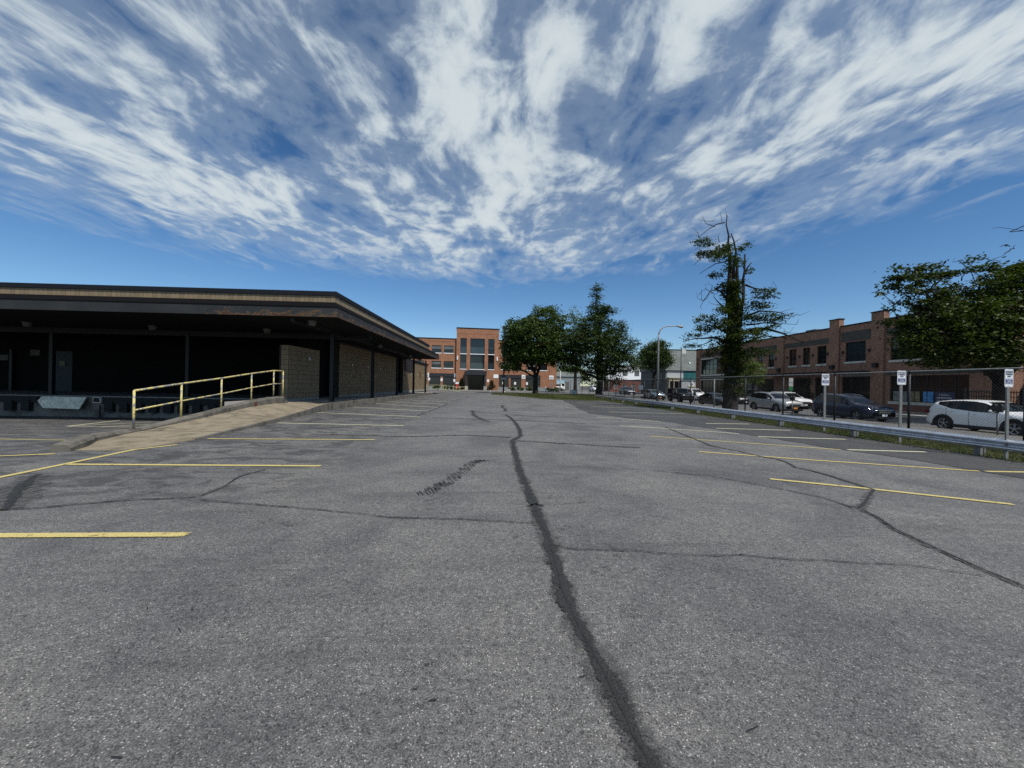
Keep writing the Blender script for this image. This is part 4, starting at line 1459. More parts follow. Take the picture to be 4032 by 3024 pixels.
# ------------------------------------------------------------------ brown brick building across the street
def street_building():
    root = empty('shop_building', (35.0, 66.5, -0.3), -PI / 2, 'two-storey brown brick shop row with awning and display windows', 'building')
    # local u = 66.5 - y ; z local = z + 0.3
    Z = 0.3
    up = [(53.5 - 0, 0)]
    wins = []
    small = [(13.5, 14.6), (15.8, 16.9), (17.9, 18.95), (21.45, 22.6), (23.5, 24.55), (25.5, 26.7)]
    holes = [(s[0], s[1], 4.35 + Z, 6.3 + Z) for s in small]
    holes += [(28.95, 31.1, 4.4 + Z, 6.35 + Z), (33.4, 36.0, 4.3 + Z, 6.35 + Z), (37.6, 38.9, 4.3 + Z, 6.35 + Z)]
    holes += [(1.45, 10.5, 3.76 + Z, 6.28 + Z)]
    # ground floor openings
    gnd = [(1.45, 10.5, 0.25, 2.8 + Z), (12.5, 19.0, 0.75, 2.85 + Z), (21.3, 24.6, 0.12, 2.9 + Z), (25.3, 26.9, 0.12, 2.9 + Z), (28.6, 31.65, 0.12, 2.9 + Z), (33.4, 39.2, 0.95, 2.9 + Z)]
    facade(root, 'street_wall', 'brick_brown', 0, 40.6, 0.1, 8.0 + Z, holes + gnd, 0, 0.22)
    B(0, 40.6, -0.05, 12, 8.0 + Z + 0.002, 8.12 + Z).build('parapet_cap', 'roof_cap', root)
    B(40.3, 40.6, 0.01, 12, 0.1, 8.0 + Z).build('gable_wall', 'brick_brown', root)
    B(0, 0.3, 0.01, 12, 0.1, 8.0 + Z).build('gable_wall', 'brick_brown', root)
    # piers
    for (a, b, t) in ((0.0, 1.3, 8.2), (19.6, 20.7, 8.0), (27.2, 28.35, 8.80), (31.75, 32.95, 8.80)):
        B(a + 0.002, b, -0.16, -0.004, 0.1, min(t, 8.0) + Z if t < 8.5 else t + Z).build('pier', 'brick_brown', root)
        if t > 8.5:
            B(a, b, -0.004, 0.35, 8.125 + Z, t + Z).build('pier_top', 'brick_brown', root)
            B(a - 0.05, b + 0.05, -0.22, 0.42, t + Z + 0.002, t + Z + 0.1).build('pier_cap', 'roof_cap', root)
        elif t > 8.1:
            B(a - 0.03, b + 0.05, -0.2, 0.3, 8.125 + Z, 8.28 + Z).build('pier_cap', 'roof_cap', root)
    # dark brick panels
    for (a, b, c, d) in ((1.4, 12.0, 6.75, 7.3), (12.4, 19.5, 6.5, 7.1), (20.8, 27.1, 6.5, 7.05), (28.5, 31.7, 6.45, 7.4), (33.1, 40.4, 6.55, 7.15), (1.4, 10.6, 2.95, 3.55), (33.1, 40.4, 3.0, 3.35)):
        B(a, b, -0.03, -0.004, c + Z, d + Z).build('dark_brick_panel', 'brick_grey', root)
    B(33.2, 40.4, -0.02, -0.004, 0.12, 0.62).build('red_brick_plinth', 'brick_red', root)
    for s in small:
        window(root, s[0], s[1], 4.35 + Z, 6.3 + Z, 0.17, 0.06, 2, 4, 'dark_glass', 'black_steel', 0.2, 'limestone', shade=0.5 if s[0] in (15.8, 17.9) else 0)
    window(root, 28.95, 31.1, 4.4 + Z, 6.35 + Z, 0.17, 0.07, 2, 3, 'blue_glass', 'black_steel', 0.2)
    window(root, 33.4, 36.0, 4.3 + Z, 6.35 + Z, 0.17, 0.07, 4, 4, 'dark_glass', 'black_steel', 0.2, shade=0.5)
    window(root, 37.6, 38.9, 4.3 + Z, 6.35 + Z, 0.17, 0.07, 2, 4, 'dark_glass', 'black_steel', 0.2)
    window(root, 1.45, 10.5, 3.76 + Z, 6.28 + Z, 0.17, 0.07, 8, 3, 'dark_glass', 'black_steel', 0.25)
    MB().box(1.32, 10.6, -0.06, -0.004, 6.3 + Z, 6.52 + Z).box(1.2, 1.43, -0.06, -0.004, 3.5 + Z, 6.298 + Z).build('window_surround', 'limestone', root)
    window(root, 1.45, 10.5, 0.25, 2.8 + Z, 0.17, 0.08, 8, 2, 'store_glass', 'black_steel', None, name='shopfront')
    MB().box(1.32, 10.6, -0.06, -0.004, 2.82 + Z, 3.0 + Z).box(1.2, 1.43, -0.06, -0.004, 0.12, 2.818 + Z).build('window_surround', 'limestone', root)
    window(root, 12.5, 19.0, 0.75, 2.85 + Z, 0.17, 0.07, 6, 2, 'store_glass', 'black_steel', 0.15, name='shopfront', shade=0.0)
    for (a, b) in ((13.6, 14.5), (14.9, 15.8)):
        B(a, b, 0.145, 0.155, 1.35 + Z, 2.55 + Z).build('window_blind', 'grey_shade', root)
    window(root, 21.3, 24.6, 0.12, 2.9 + Z, 0.17, 0.08, 2, 1, 'store_glass', 'black_steel', None, name='shopfront')
    window(root, 25.3, 26.9, 0.12, 2.9 + Z, 0.17, 0.08, 1, 1, 'store_glass', 'black_steel', None, name='shop_door')
    window(root, 28.6, 31.65, 0.12, 2.9 + Z, 0.17, 0.08, 3, 1, 'store_glass', 'black_steel', None, name='shopfront')
    window(root, 33.4, 39.2, 0.95, 2.9 + Z, 0.17, 0.06, 6, 2, 'store_glass', 'black_steel', 0.25, name='display_window')
    MB().box(28.4, 31.85, -0.02, -0.004, 2.92 + Z, 3.12 + Z).build('lintel', 'grey_render', root)
    # flat steel awning hung on tie rods
    aw = MB()
    aw.box(18.9, 27.1, -1.25, -0.17, 3.22 + Z, 3.42 + Z)
    aw.build('awning', 'black_steel', root)
    B(28.5, 31.7, -1.25, -0.17, 3.22 + Z, 3.42 + Z).build('awning', 'black_steel', root)
    for u in (19.3, 21.2, 23.1, 25.0, 26.9, 28.7, 31.5):
        MB().tube([(u, -1.1, 3.42 + Z), (u, -0.05, 5.35 + Z)], 0.018, 6).build('tie_rod', 'black_steel', root)
        B(u - 0.1, u + 0.1, -0.12, -0.004, 5.25 + Z, 5.5 + Z).build('rod_plate', 'black_steel', root)
    for u in (19.9, 27.5, 32.1):
        B(u, u + 0.42, -0.42, -0.165, 3.72 + Z, 4.12 + Z).build('wall_light', 'black_steel', root)
    # posters behind the display glass
    B(33.6, 34.75, 0.135, 0.145, 1.0, 1.55 + Z).build('window_poster', 'grey_poster', root)
    B(34.85, 35.75, 0.135, 0.145, 1.0, 1.55 + Z).build('window_poster', 'photo_poster', root)
    B(36.0, 36.75, 0.135, 0.145, 1.0, 1.55 + Z).build('window_poster', 'blue_poster', root)
    pn = B(36.85, 38.2, 0.135, 0.145, 1.0, 1.55 + Z).build('window_poster', 'sign_navy', root)
    text('lettering', 'Unike', 0.30, 'offwhite', pn, (37.5, 0.13, 1.62), (PI / 2, 0, 0))
    B(37.0, 38.0, 0.128, 0.134, 1.33, 1.42).build('print_bar', 'grey_panel', pn)
    B(37.0, 37.9, 0.128, 0.134, 1.15, 1.2).build('print_bar', 'grey_panel', pn)
    B(29.2, 29.35, 0.13, 0.14, 1.0, 1.25).build('door_notice', 'offwhite', root)
    B(30.2, 30.45, 0.13, 0.14, 1.0, 1.35).build('door_notice', 'offwhite', root)
    # vertical sign letters on the corner
    text('lettering', '5\n0\n6', 0.75, 'black_steel', root, (0.62, -0.19, 5.9), (PI / 2, 0, 0), ext=0.03, bold=0.02)
    B(22.9, 24.3, 0.8, 2.4, 8.13 + Z, 8.42 + Z).build('roof_unit', 'galv_dull', root)
    B(34.0, 36.0, 1.2, 3.2, 8.13 + Z, 8.7 + Z).build('roof_unit', 'offwhite', root)
    # back filling so nothing shows through
    B(0.31, 40.29, 3.2, 11.9, 0.1, 8.0 + Z).build('inner_core', 'dock_wall', root)
    return root


street_building()


def grey_building():
    root = empty('tavern_building', (35.0, 79.0, -0.3), 0, 'grey rendered tavern with a sloping shingle roof and painted crest', 'building')
    # faces the camera (local y = 0), runs right
    facade(root, 'front_wall', 'grey_render', 0.0, 9.0, 0, 5.4, [], 0, 0.1)
    B(-0.001, 0.2, 0.01, 14, 0, 5.4).build('street_side_wall', 'dark_render', root)
    mb = MB()
    mb.add([(-0.3, -0.35, 5.35), (9.6, -0.35, 5.35), (9.6, 3.0, 9.9), (-0.3, 3.0, 9.9)], [(0, 1, 2, 3)])
    mb.add([(-0.3, 3.0, 9.9), (9.6, 3.0, 9.9), (9.6, 14, 9.9), (-0.3, 14, 9.9)], [(0, 1, 2, 3)])
    mb.add([(-0.3, -0.35, 5.35), (-0.3, 3.0, 9.9), (-0.3, 14, 9.9), (-0.3, 14, 5.35)], [(0, 1, 2, 3)])
    mb.build('roof', 'shingle', root)
    B(-0.35, 9.6, 2.9, 3.2, 9.9, 10.05).build('roof_ridge', 'roof_cap', root)
    B(0.25, 3.7, -0.06, -0.003, 3.5, 5.2).build('wall_panel', 'grey_panel', root)
    B(3.75, 7.0, -0.09, -0.003, 3.45, 5.15).build('teal_panel', 'teal_panel', root)
    B(2.6, 6.9, -1.6, -0.1, 0, 3.15).build('porch', 'grey_panel', root)
    B(2.5, 7.0, -1.7, -0.1, 3.155, 3.3).build('porch_roof', 'grey_render', root)
    # bay window with cream frames
    bay = B(0.35, 2.45, -0.9, -0.1, 0.0, 0.9).build('bay_window', 'cream', root)
    MB().box(0.35, 0.5, -0.9, -0.1, 0.9, 3.1).box(1.3, 1.45, -0.9, -0.8, 0.9, 3.1).box(2.3, 2.45, -0.9, -0.1, 0.9, 3.1).box(0.3, 2.5, -0.95, -0.1, 3.1, 3.4).box(0.2, 2.6, -1.05, -0.1, 3.7, 3.85).build('bay_frame', 'cream', bay)
    B(0.3, 2.5, -0.9, -0.1, 3.4, 3.7).build('bay_frieze', 'wood_brown', bay)
    B(0.5, 2.3, -0.78, -0.7, 0.9, 3.1).build('pane', 'dark_glass', bay)
    # crest
    cr = empty('crest', (4.7, -1.66, 1.3))
    cr.parent = root
    mb = MB()
    mb.box(-0.85, 0.85, 0, 0.03, 0.0, 0.12).box(-0.75, 0.75, 0.002, 0.032, 0.13, 0.85)
    mb.build('crest_plate', 'cream', cr)
    mb = MB()
    for (x, z, r) in ((-0.55, 1.0, 0.14), (-0.3, 1.35, 0.12), (0.0, 1.55, 0.2), (0.0, 1.2, 0.28), (0.28, 1.35, 0.1), (0.5, 1.2, 0.13), (-0.25, 1.0, 0.22), (0.3, 0.98, 0.22), (0.62, 0.95, 0.1), (-0.05, 1.85, 0.13)):
        mb.cyl((x, 0.0, z), r, 0.03, 10, 'y')
    mb.build('crest_ornament', 'bright_white', cr)
    B(-0.8, 0.8, 0, 0.03, -0.35, -0.25).build('crest_underline', 'bright_white', cr)
    text('lettering', 'EMPIRE', 0.42, 'dark_render', cr, (0, -0.004, 0.48), (PI / 2, 0, 0), bold=0.01)
    for (x, z) in ((4.6, 3.0), (5.2, 7.2)):
        B(x, x + 0.3, -1.9 if z < 4 else 0.6, -1.62 if z < 4 else 0.9, z - 0.35, z).build('wall_lamp', 'bright_white', root)
    for y in (1.5, 4.5):
        B(-0.06, -0.004, y, y + 0.9, 2.6, 4.6).build('side_window', 'dark_glass', root)
    B(-0.06, -0.004, 3.0, 4.0, 0.0, 2.2).build('side_door', 'dark_band', root)
    # brick link with dark passage next to shop row
    B(7.1, 9.0, -3.0, -0.1, 0, 3.0).build('brick_annex', 'brick_red', root)
    return root


grey_building()


def back_buildings():
    r = empty('brick_terrace', (33.0, 112.0, -0.1), 0, 'low red brick terrace far down the street behind parked cars', 'building')
    holes = [(1.2 + 2.6 * i, 2.3 + 2.6 * i, 0.9, 2.4) for i in range(6)]
    facade(r, 'wall', 'brick_red', 0, 17, 0, 3.4, holes, 0, 0.2)
    for h in holes:
        window(r, h[0], h[1], h[2], h[3], 0.14, 0.08, 1, 2, 'grey_shade', 'offwhite')
    B(-0.1, 17, -0.1, 9, 3.402, 3.6).build('roof', 'roof_cap', r)
    B(0, 0.2, 0.01, 9, 0, 3.4).build('gable_wall', 'brick_red', r)
    w = empty('white_warehouse', (36.0, 128.0, -0.1), 0, 'bright white industrial building showing between the tree trunks', 'building')
    B(0, 24, 0, 10, 0, 8.6).build('wall', 'bright_white', w)
    for i in range(5):
        B(2.0 + 4 * i, 3.6 + 4 * i, -0.05, -0.003, 5.2, 7.2).build('window', 'grey_shade', w)
    B(-0.2, 24.2, -0.2, 10.2, 8.602, 8.8).build('roof', 'grey_panel', w)
    b = empty('grey_shed', (16.5, 118, 0.0), 0, 'dull grey shed beyond the trees at the end of the street', 'building')
    B(0, 9, 0, 8, 0, 4.2).build('wall', 'grey_render', b)
    mb = MB()
    mb.add([(-0.3, -0.3, 4.2), (9.3, -0.3, 4.2), (9.3, 4, 5.8), (-0.3, 4, 5.8)], [(0, 1, 2, 3)])
    mb.build('roof', 'shingle', b)
    B(3.5, 5.5, -0.05, -0.003, 0, 2.6).build('shed_door', 'shutter_grey', b)


back_buildings()


# ------------------------------------------------------------------ guardrail
def guardrail():
    root = empty('guardrail', (13.0, 0, 0), 0, 'long galvanised steel W-beam guardrail along the right edge of the lot', 'guardrail')
    ztop = 0.345
    prof = [(0.0, 0.0), (-0.012, 0.015), (-0.075, 0.055), (-0.083, 0.075), (-0.075, 0.095), (-0.008, 0.135), (0.0, 0.155), (-0.008, 0.175), (-0.075, 0.215), (-0.083, 0.235), (-0.075, 0.255), (-0.012, 0.295), (0.0, 0.31)]
    posts = [2.35, 6.15, 9.95, 13.63, 17.3, 20.96, 24.7, 28.4, 32.2, 36.0, 39.8, 43.6, 47.4]
    bounds = [-1.5] + posts[::1] + [50.6]
    for i in range(len(bounds) - 1):
        y0, y1 = bounds[i], bounds[i + 1]
        mb = MB()
        off = 0.004 if i % 2 else 0.0
        a, b = y0 - (0.16 if i % 2 else 0.02), y1 + (0.16 if i % 2 else 0.02)
        n = len(prof)
        sg = 3
        bow = random.uniform(-0.015, 0.02)
        for s in range(sg + 1):
            t = s / sg
            y = a + (b - a) * t
            bx = bow * math.sin(PI * t)
            for (px, pz) in prof:
                mb.v.append((px - off + bx, y, pz + ztop - 0.31))
            for (px, pz) in prof:
                mb.v.append((px - off + 0.005 + bx, y, pz + ztop - 0.31))
        for s in range(sg):
            o = s * 2 * n
            for k in range(n - 1):
                mb.f.append((o + k, o + k + 1, o + 2 * n + k + 1, o + 2 * n + k))
                mb.f.append((o + n + k, o + 3 * n + k, o + 3 * n + k + 1, o + n + k + 1))
            mb.f.append((o, o + 2 * n, o + 3 * n, o + n))
            mb.f.append((o + n - 1, o + 2 * n - 1, o + 4 * n - 1, o + 3 * n - 1))
        mb.build('beam', 'galvanised', root, False)
    for y in posts:
        g = gz(13, y)
        mb = MB()
        mb.box(0.012, 0.10, y - 0.075, y + 0.075, g - 0.2, ztop - 0.02)
        mb.box(0.104, 0.26, y - 0.008, y + 0.008, g - 0.2, ztop - 0.03)
        mb.box(0.104, 0.116, y - 0.09, y - 0.009, g - 0.2, ztop - 0.03)
        mb.build('post', 'galv_dull', root)
        mb = MB()
        for dy in (-0.11, -0.035, 0.05, 0.12):
            for dz in (0.085, 0.24):
                mb.cyl((-0.085 if dz in (0.085,) else -0.088, y + dy, ztop - 0.31 + dz - 0.01), 0.013, 0.01, 6, 'x')
        mb.build('bolts', 'galv_dull', root)
    return root


guardrail()


# ------------------------------------------------------------------ chain link fence
def chain_fence():
    X = 14.3
    root = empty('chain_link_fence', (X, 0, 0), 0, 'tall chain-link fence with black posts behind the guardrail', 'fence')
    ZT = 2.2
    posts = [0.6, 3.7, 6.8, 9.9, 12.85, 15.8, 18.75, 21.7, 24.9, 28.0, 31.0, 34.0, 37.0, 40.0, 43.0, 46.0, 49.0, 51.6]
    for i, y in enumerate(posts):
        g = gz(13, y)
        MB().tube([(0, y, g - 0.1), (0, y, ZT - 0.02)], 0.036, 8).build('post', 'black_steel' if i not in (8, 16, 17) else 'galv_dull', root, True)
        MB().cyl((0, y, ZT - 0.06), 0.045, 0.09, 8).build('post_cap', 'black_steel', root, True)
    MB().tube([(0.0, posts[0] - 2, ZT + 0.01), (0, posts[-1], ZT + 0.01)], 0.024, 8).build('top_rail', 'galv_dull', root, True)
    MB().tube([(-0.02, posts[0] - 2, -0.10), (-0.02, 30, -0.12), (-0.02, posts[-1], -0.10)], 0.022, 8).build('bottom_rail', 'galv_dull', root, True)
    # woven mesh : zig-zag wires, real pitch
    pitch = 0.088
    r = 0.0022
    z0, z1 = -0.12, ZT
    H = z1 - z0
    V, F = [], []
    for s in (-1, 1):
        y = -1.0
        while y < 51.5:
            ya, yb = (y, y + H) if s > 0 else (y + H, y)
            lo, hi = z0, z1
            ofs = 0.004 * s
            o = len(V)
            for (yy, zz) in ((ya, lo), (yb, hi)):
                V += [(ofs - r, yy, zz), (ofs + r * 0.6, yy + r * 1.3, zz), (ofs + r * 0.6, yy - r * 1.3, zz)]
            F += [(o, o + 1, o + 4, o + 3), (o + 1, o + 2, o + 5, o + 4), (o + 2, o, o + 3, o + 5)]
            y += pitch
    mb = MB()
    mb.v, mb.f = V, F
    tag(mb.build('wire_mesh', 'wire', root), kind='stuff')
    # return run to the far left behind the trees
    r2 = empty('chain_link_fence', (X, 51.6, 0), 0, 'short chain-link return running away behind the tall maple', 'fence')
    for k in range(5):
        MB().tube([(-1.6 * k * 0.2, 3.4 * (k + 1), -0.1), (-1.6 * k * 0.2, 3.4 * (k + 1), 2.3)], 0.036, 8).build('post', 'black_steel', r2, True)
    MB().tube([(0, 0.1, 2.2), (-1.28, 17.0, 2.3)], 0.024, 8).build('top_rail', 'galv_dull', r2, True)


chain_fence()


# ------------------------------------------------------------------ parking signs
def rounded(w, h, r, n=5):
    pts = []
    for (cx, cy, a0) in ((w / 2 - r, h / 2 - r, 0), (-w / 2 + r, h / 2 - r, PI / 2), (-w / 2 + r, -h / 2 + r, PI), (w / 2 - r, -h / 2 + r, 1.5 * PI)):
        for k in range(n + 1):
            a = a0 + PI / 2 * k / n
            pts.append((cx + r * math.cos(a), cy + r * math.sin(a)))
    return pts


def parking_sign(loc, rz, ztop, label):
    root = empty('parking_sign', loc, rz, label, 'sign', 'apartment parking signs behind the guardrail')
    w, h = 0.305, 0.457
    zc = ztop - h / 2
    mb = MB()
    mb.box(-0.03, 0.03, 0.004, 0.010, -0.4, ztop - 0.05)
    mb.box(-0.045, -0.03, 0.004, 0.035, -0.4, ztop - 0.05)
    mb.box(0.03, 0.045, 0.004, 0.035, -0.4, ztop - 0.05)
    mb.build('post', 'galv_dull', root)
    p = MB().extr([(a, b + zc) for a, b in rounded(w, h, 0.035)], 'y', -0.004, 0.0).build('panel', 'sign_white', root)
    # thin inner border
    O = rounded(w - 0.035, h - 0.035, 0.024)
    I = rounded(w - 0.049, h - 0.049, 0.018)
    mb = MB()
    n = len(O)
    mb.v = [(a, -0.0052, b + zc) for a, b in O] + [(a, -0.0052, b + zc) for a, b in I]
    mb.f = [(i, (i + 1) % n, n + (i + 1) % n, n + i) for i in range(n)]
    mb.build('border', 'sign_navy', p)
    B(-0.121, 0.121, -0.0058, -0.0046, zc - 0.155, zc - 0.012).build('blue_band', 'sign_blue', p)
    for s, z in (('APARTMENT', 0.155), ('PARKING', 0.098), ('ONLY', 0.040)):
        text('lettering', s, 0.062 if s != 'APARTMENT' else 0.056, 'sign_navy', p, (0, -0.0065, zc + z), (PI / 2, 0, 0), ext=0.0005, xs=0.82 if s == 'APARTMENT' else 0.9, bold=0.0028)
    for s, z, sz in (('UNAUTHORIZED', -0.037, 0.034), ('VEHICLES', -0.083, 0.036), ('WILL BE TOWED', -0.128, 0.033)):
        text('lettering', s, sz, 'sign_white', p, (0, -0.0075, zc + z), (PI / 2, 0, 0), ext=0.0005, xs=0.85, bold=0.001)
    for z in (0.200, -0.195):
        MB().cyl((0, -0.010, zc + z), 0.007, 0.006, 6, 'y').build('bolt', 'galv_dull', p)
    return root


parking_sign((13.22, 15.05, 0), 0.0, 2.19 - 0.03, 'apartment parking sign before the dark blue SUV rear door, farthest of three')
parking_sign((13.22, 12.12, 0), 0.03, 2.19 + 0.0, 'apartment parking sign on steel post by the nose of the dark blue SUV')
parking_sign((13.02, 9.33, 0), 0.17, 2.13, 'apartment parking sign overlapping the white SUV beside a parking meter, nearest of three')


# ------------------------------------------------------------------ parking meters
def meter(loc, label):
    r = empty('parking_meter', loc, 0, label, 'parking meter', 'double parking meters along the kerb')
    MB().tube([(0, 0, 0), (0, 0, 1.02)], 0.032, 10).build('post', 'galv_dull', r, True)
    B(-0.035, 0.035, -0.17, 0.17, 1.0, 1.05).build('yoke', 'trim', r)
    for s in (-1, 1):
        mb = MB()
        pts = [(-0.07, 0.0), (0.07, 0.0), (0.085, 0.12), (0.085, 0.2)]
        arc = [(0.085 * math.cos(a), 0.2 + 0.09 * math.sin(a)) for a in np.linspace(0.15, PI - 0.15, 7)]
        pts = [(-0.085, 0.2), (-0.085, 0.12), (-0.07, 0.0), (0.07, 0.0), (0.085, 0.12), (0.085, 0.2)] + arc
        mb.v, mb.f = [], []
        mb.extr([(p[0] + s * 0.105, p[1] + 1.05) for p in pts], 'x', -0.06, 0.06)
        mb.build('meter_head', 'trim', r)
    return r


m0 = meter((21.75, 15.93, -0.30), 'black double-headed parking meter in front of the white SUV')
copy_tree(m0, (21.75, 27.6, -0.30), label='black double-headed parking meter in front of the silver SUV bonnet')
copy_tree(m0, (21.75, 41.7, -0.30), label='black double-headed parking meter between the black jeep and the black sedan')
copy_tree(m0, (21.75, 54.6, -0.30), label='black double-headed parking meter beside the front of the blue-grey hatchback')


# ------------------------------------------------------------------ cars
def lerp_prof(pr, x):
    if x <= pr[0][0]:
        return pr[0][1]
    for (a, b), (c, d) in zip(pr[:-1], pr[1:]):
        if x <= c:
            t = (x - a) / (c - a) if c > a else 0
            return b + (d - b) * t
    return pr[-1][1]


KINDS = {
    'crossover': dict(L=4.55, W=0.93, H=1.60,
                top=[(0, 0.60), (0.03, 0.82), (0.12, 0.94), (0.5, 1.00), (1.05, 1.06), (1.30, 1.12), (1.75, 1.38), (2.05, 1.52), (2.4, 1.58), (2.9, 1.60), (3.5, 1.56), (3.9, 1.49), (4.08, 1.44), (4.12, 1.36), (4.42, 1.10), (4.52, 0.92), (4.54, 0.75), (4.55, 0.5)],
                belt=[(0, 0.58), (0.1, 0.78), (1.2, 0.99), (2.4, 1.03), (3.3, 1.12), (3.8, 1.28), (4.0, 1.33), (4.3, 1.12), (4.55, 0.6)],
                cab=(1.30, 2.05, 4.10, 4.42), side=(1.46, 3.88), wheels=(0.92, 3.64), wr=0.36, pill=(2.55, 3.45), inset=0.80, bot=0.25),
    'suv': dict(L=4.6, W=0.93, H=1.68,
                top=[(0, 0.62), (0.03, 0.84), (0.12, 0.97), (0.5, 1.04), (1.05, 1.10), (1.30, 1.16), (1.75, 1.42), (2.05, 1.57), (2.5, 1.65), (3.2, 1.67), (3.9, 1.62), (4.15, 1.54), (4.42, 1.20), (4.54, 1.02), (4.58, 0.80), (4.6, 0.55)],
                belt=[(0, 0.60), (0.1, 0.80), (1.2, 1.03), (3.0, 1.09), (4.1, 1.17), (4.45, 1.08), (4.6, 0.6)],
                cab=(1.30, 2.05, 3.95, 4.42), side=(1.50, 4.20), wheels=(0.92, 3.68), wr=0.355, pill=(2.52, 3.50), inset=0.80, bot=0.25),
    'sedan': dict(L=4.7, W=0.91, H=1.44,
                  top=[(0, 0.52), (0.03, 0.70), (0.15, 0.80), (0.6, 0.88), (1.2, 0.96), (1.42, 1.00), (2.0, 1.30), (2.35, 1.40), (2.8, 1.44), (3.3, 1.40), (3.8, 1.22), (4.15, 1.06), (4.5, 1.02), (4.62, 0.92), (4.68, 0.7), (4.7, 0.5)],
                  belt=[(0, 0.50), (0.15, 0.70), (1.3, 0.90), (3.0, 0.95), (4.0, 0.99), (4.5, 0.94), (4.7, 0.55)],
                  cab=(1.42, 2.30, 3.30, 4.15), side=(1.62, 3.95), wheels=(0.90, 3.70), wr=0.325, pill=(2.72, 3.45), inset=0.76, bot=0.24),
    'jeep': dict(L=4.15, W=0.90, H=1.85,
                 top=[(0, 0.75), (0.02, 1.10), (0.1, 1.14), (1.0, 1.19), (1.42, 1.22), (1.50, 1.26), (1.72, 1.78), (1.85, 1.84), (2.6, 1.86), (3.9, 1.83), (4.05, 1.78), (4.10, 1.20), (4.13, 1.0), (4.15, 0.6)],
                 belt=[(0, 0.72), (0.1, 1.02), (1.4, 1.12), (4.0, 1.14), (4.15, 0.65)],
                 cab=(1.48, 1.74, 3.95, 4.09), side=(1.66, 3.98), wheels=(0.75, 3.30), wr=0.40, pill=(2.50, 3.25), inset=0.90, bot=0.50),
}


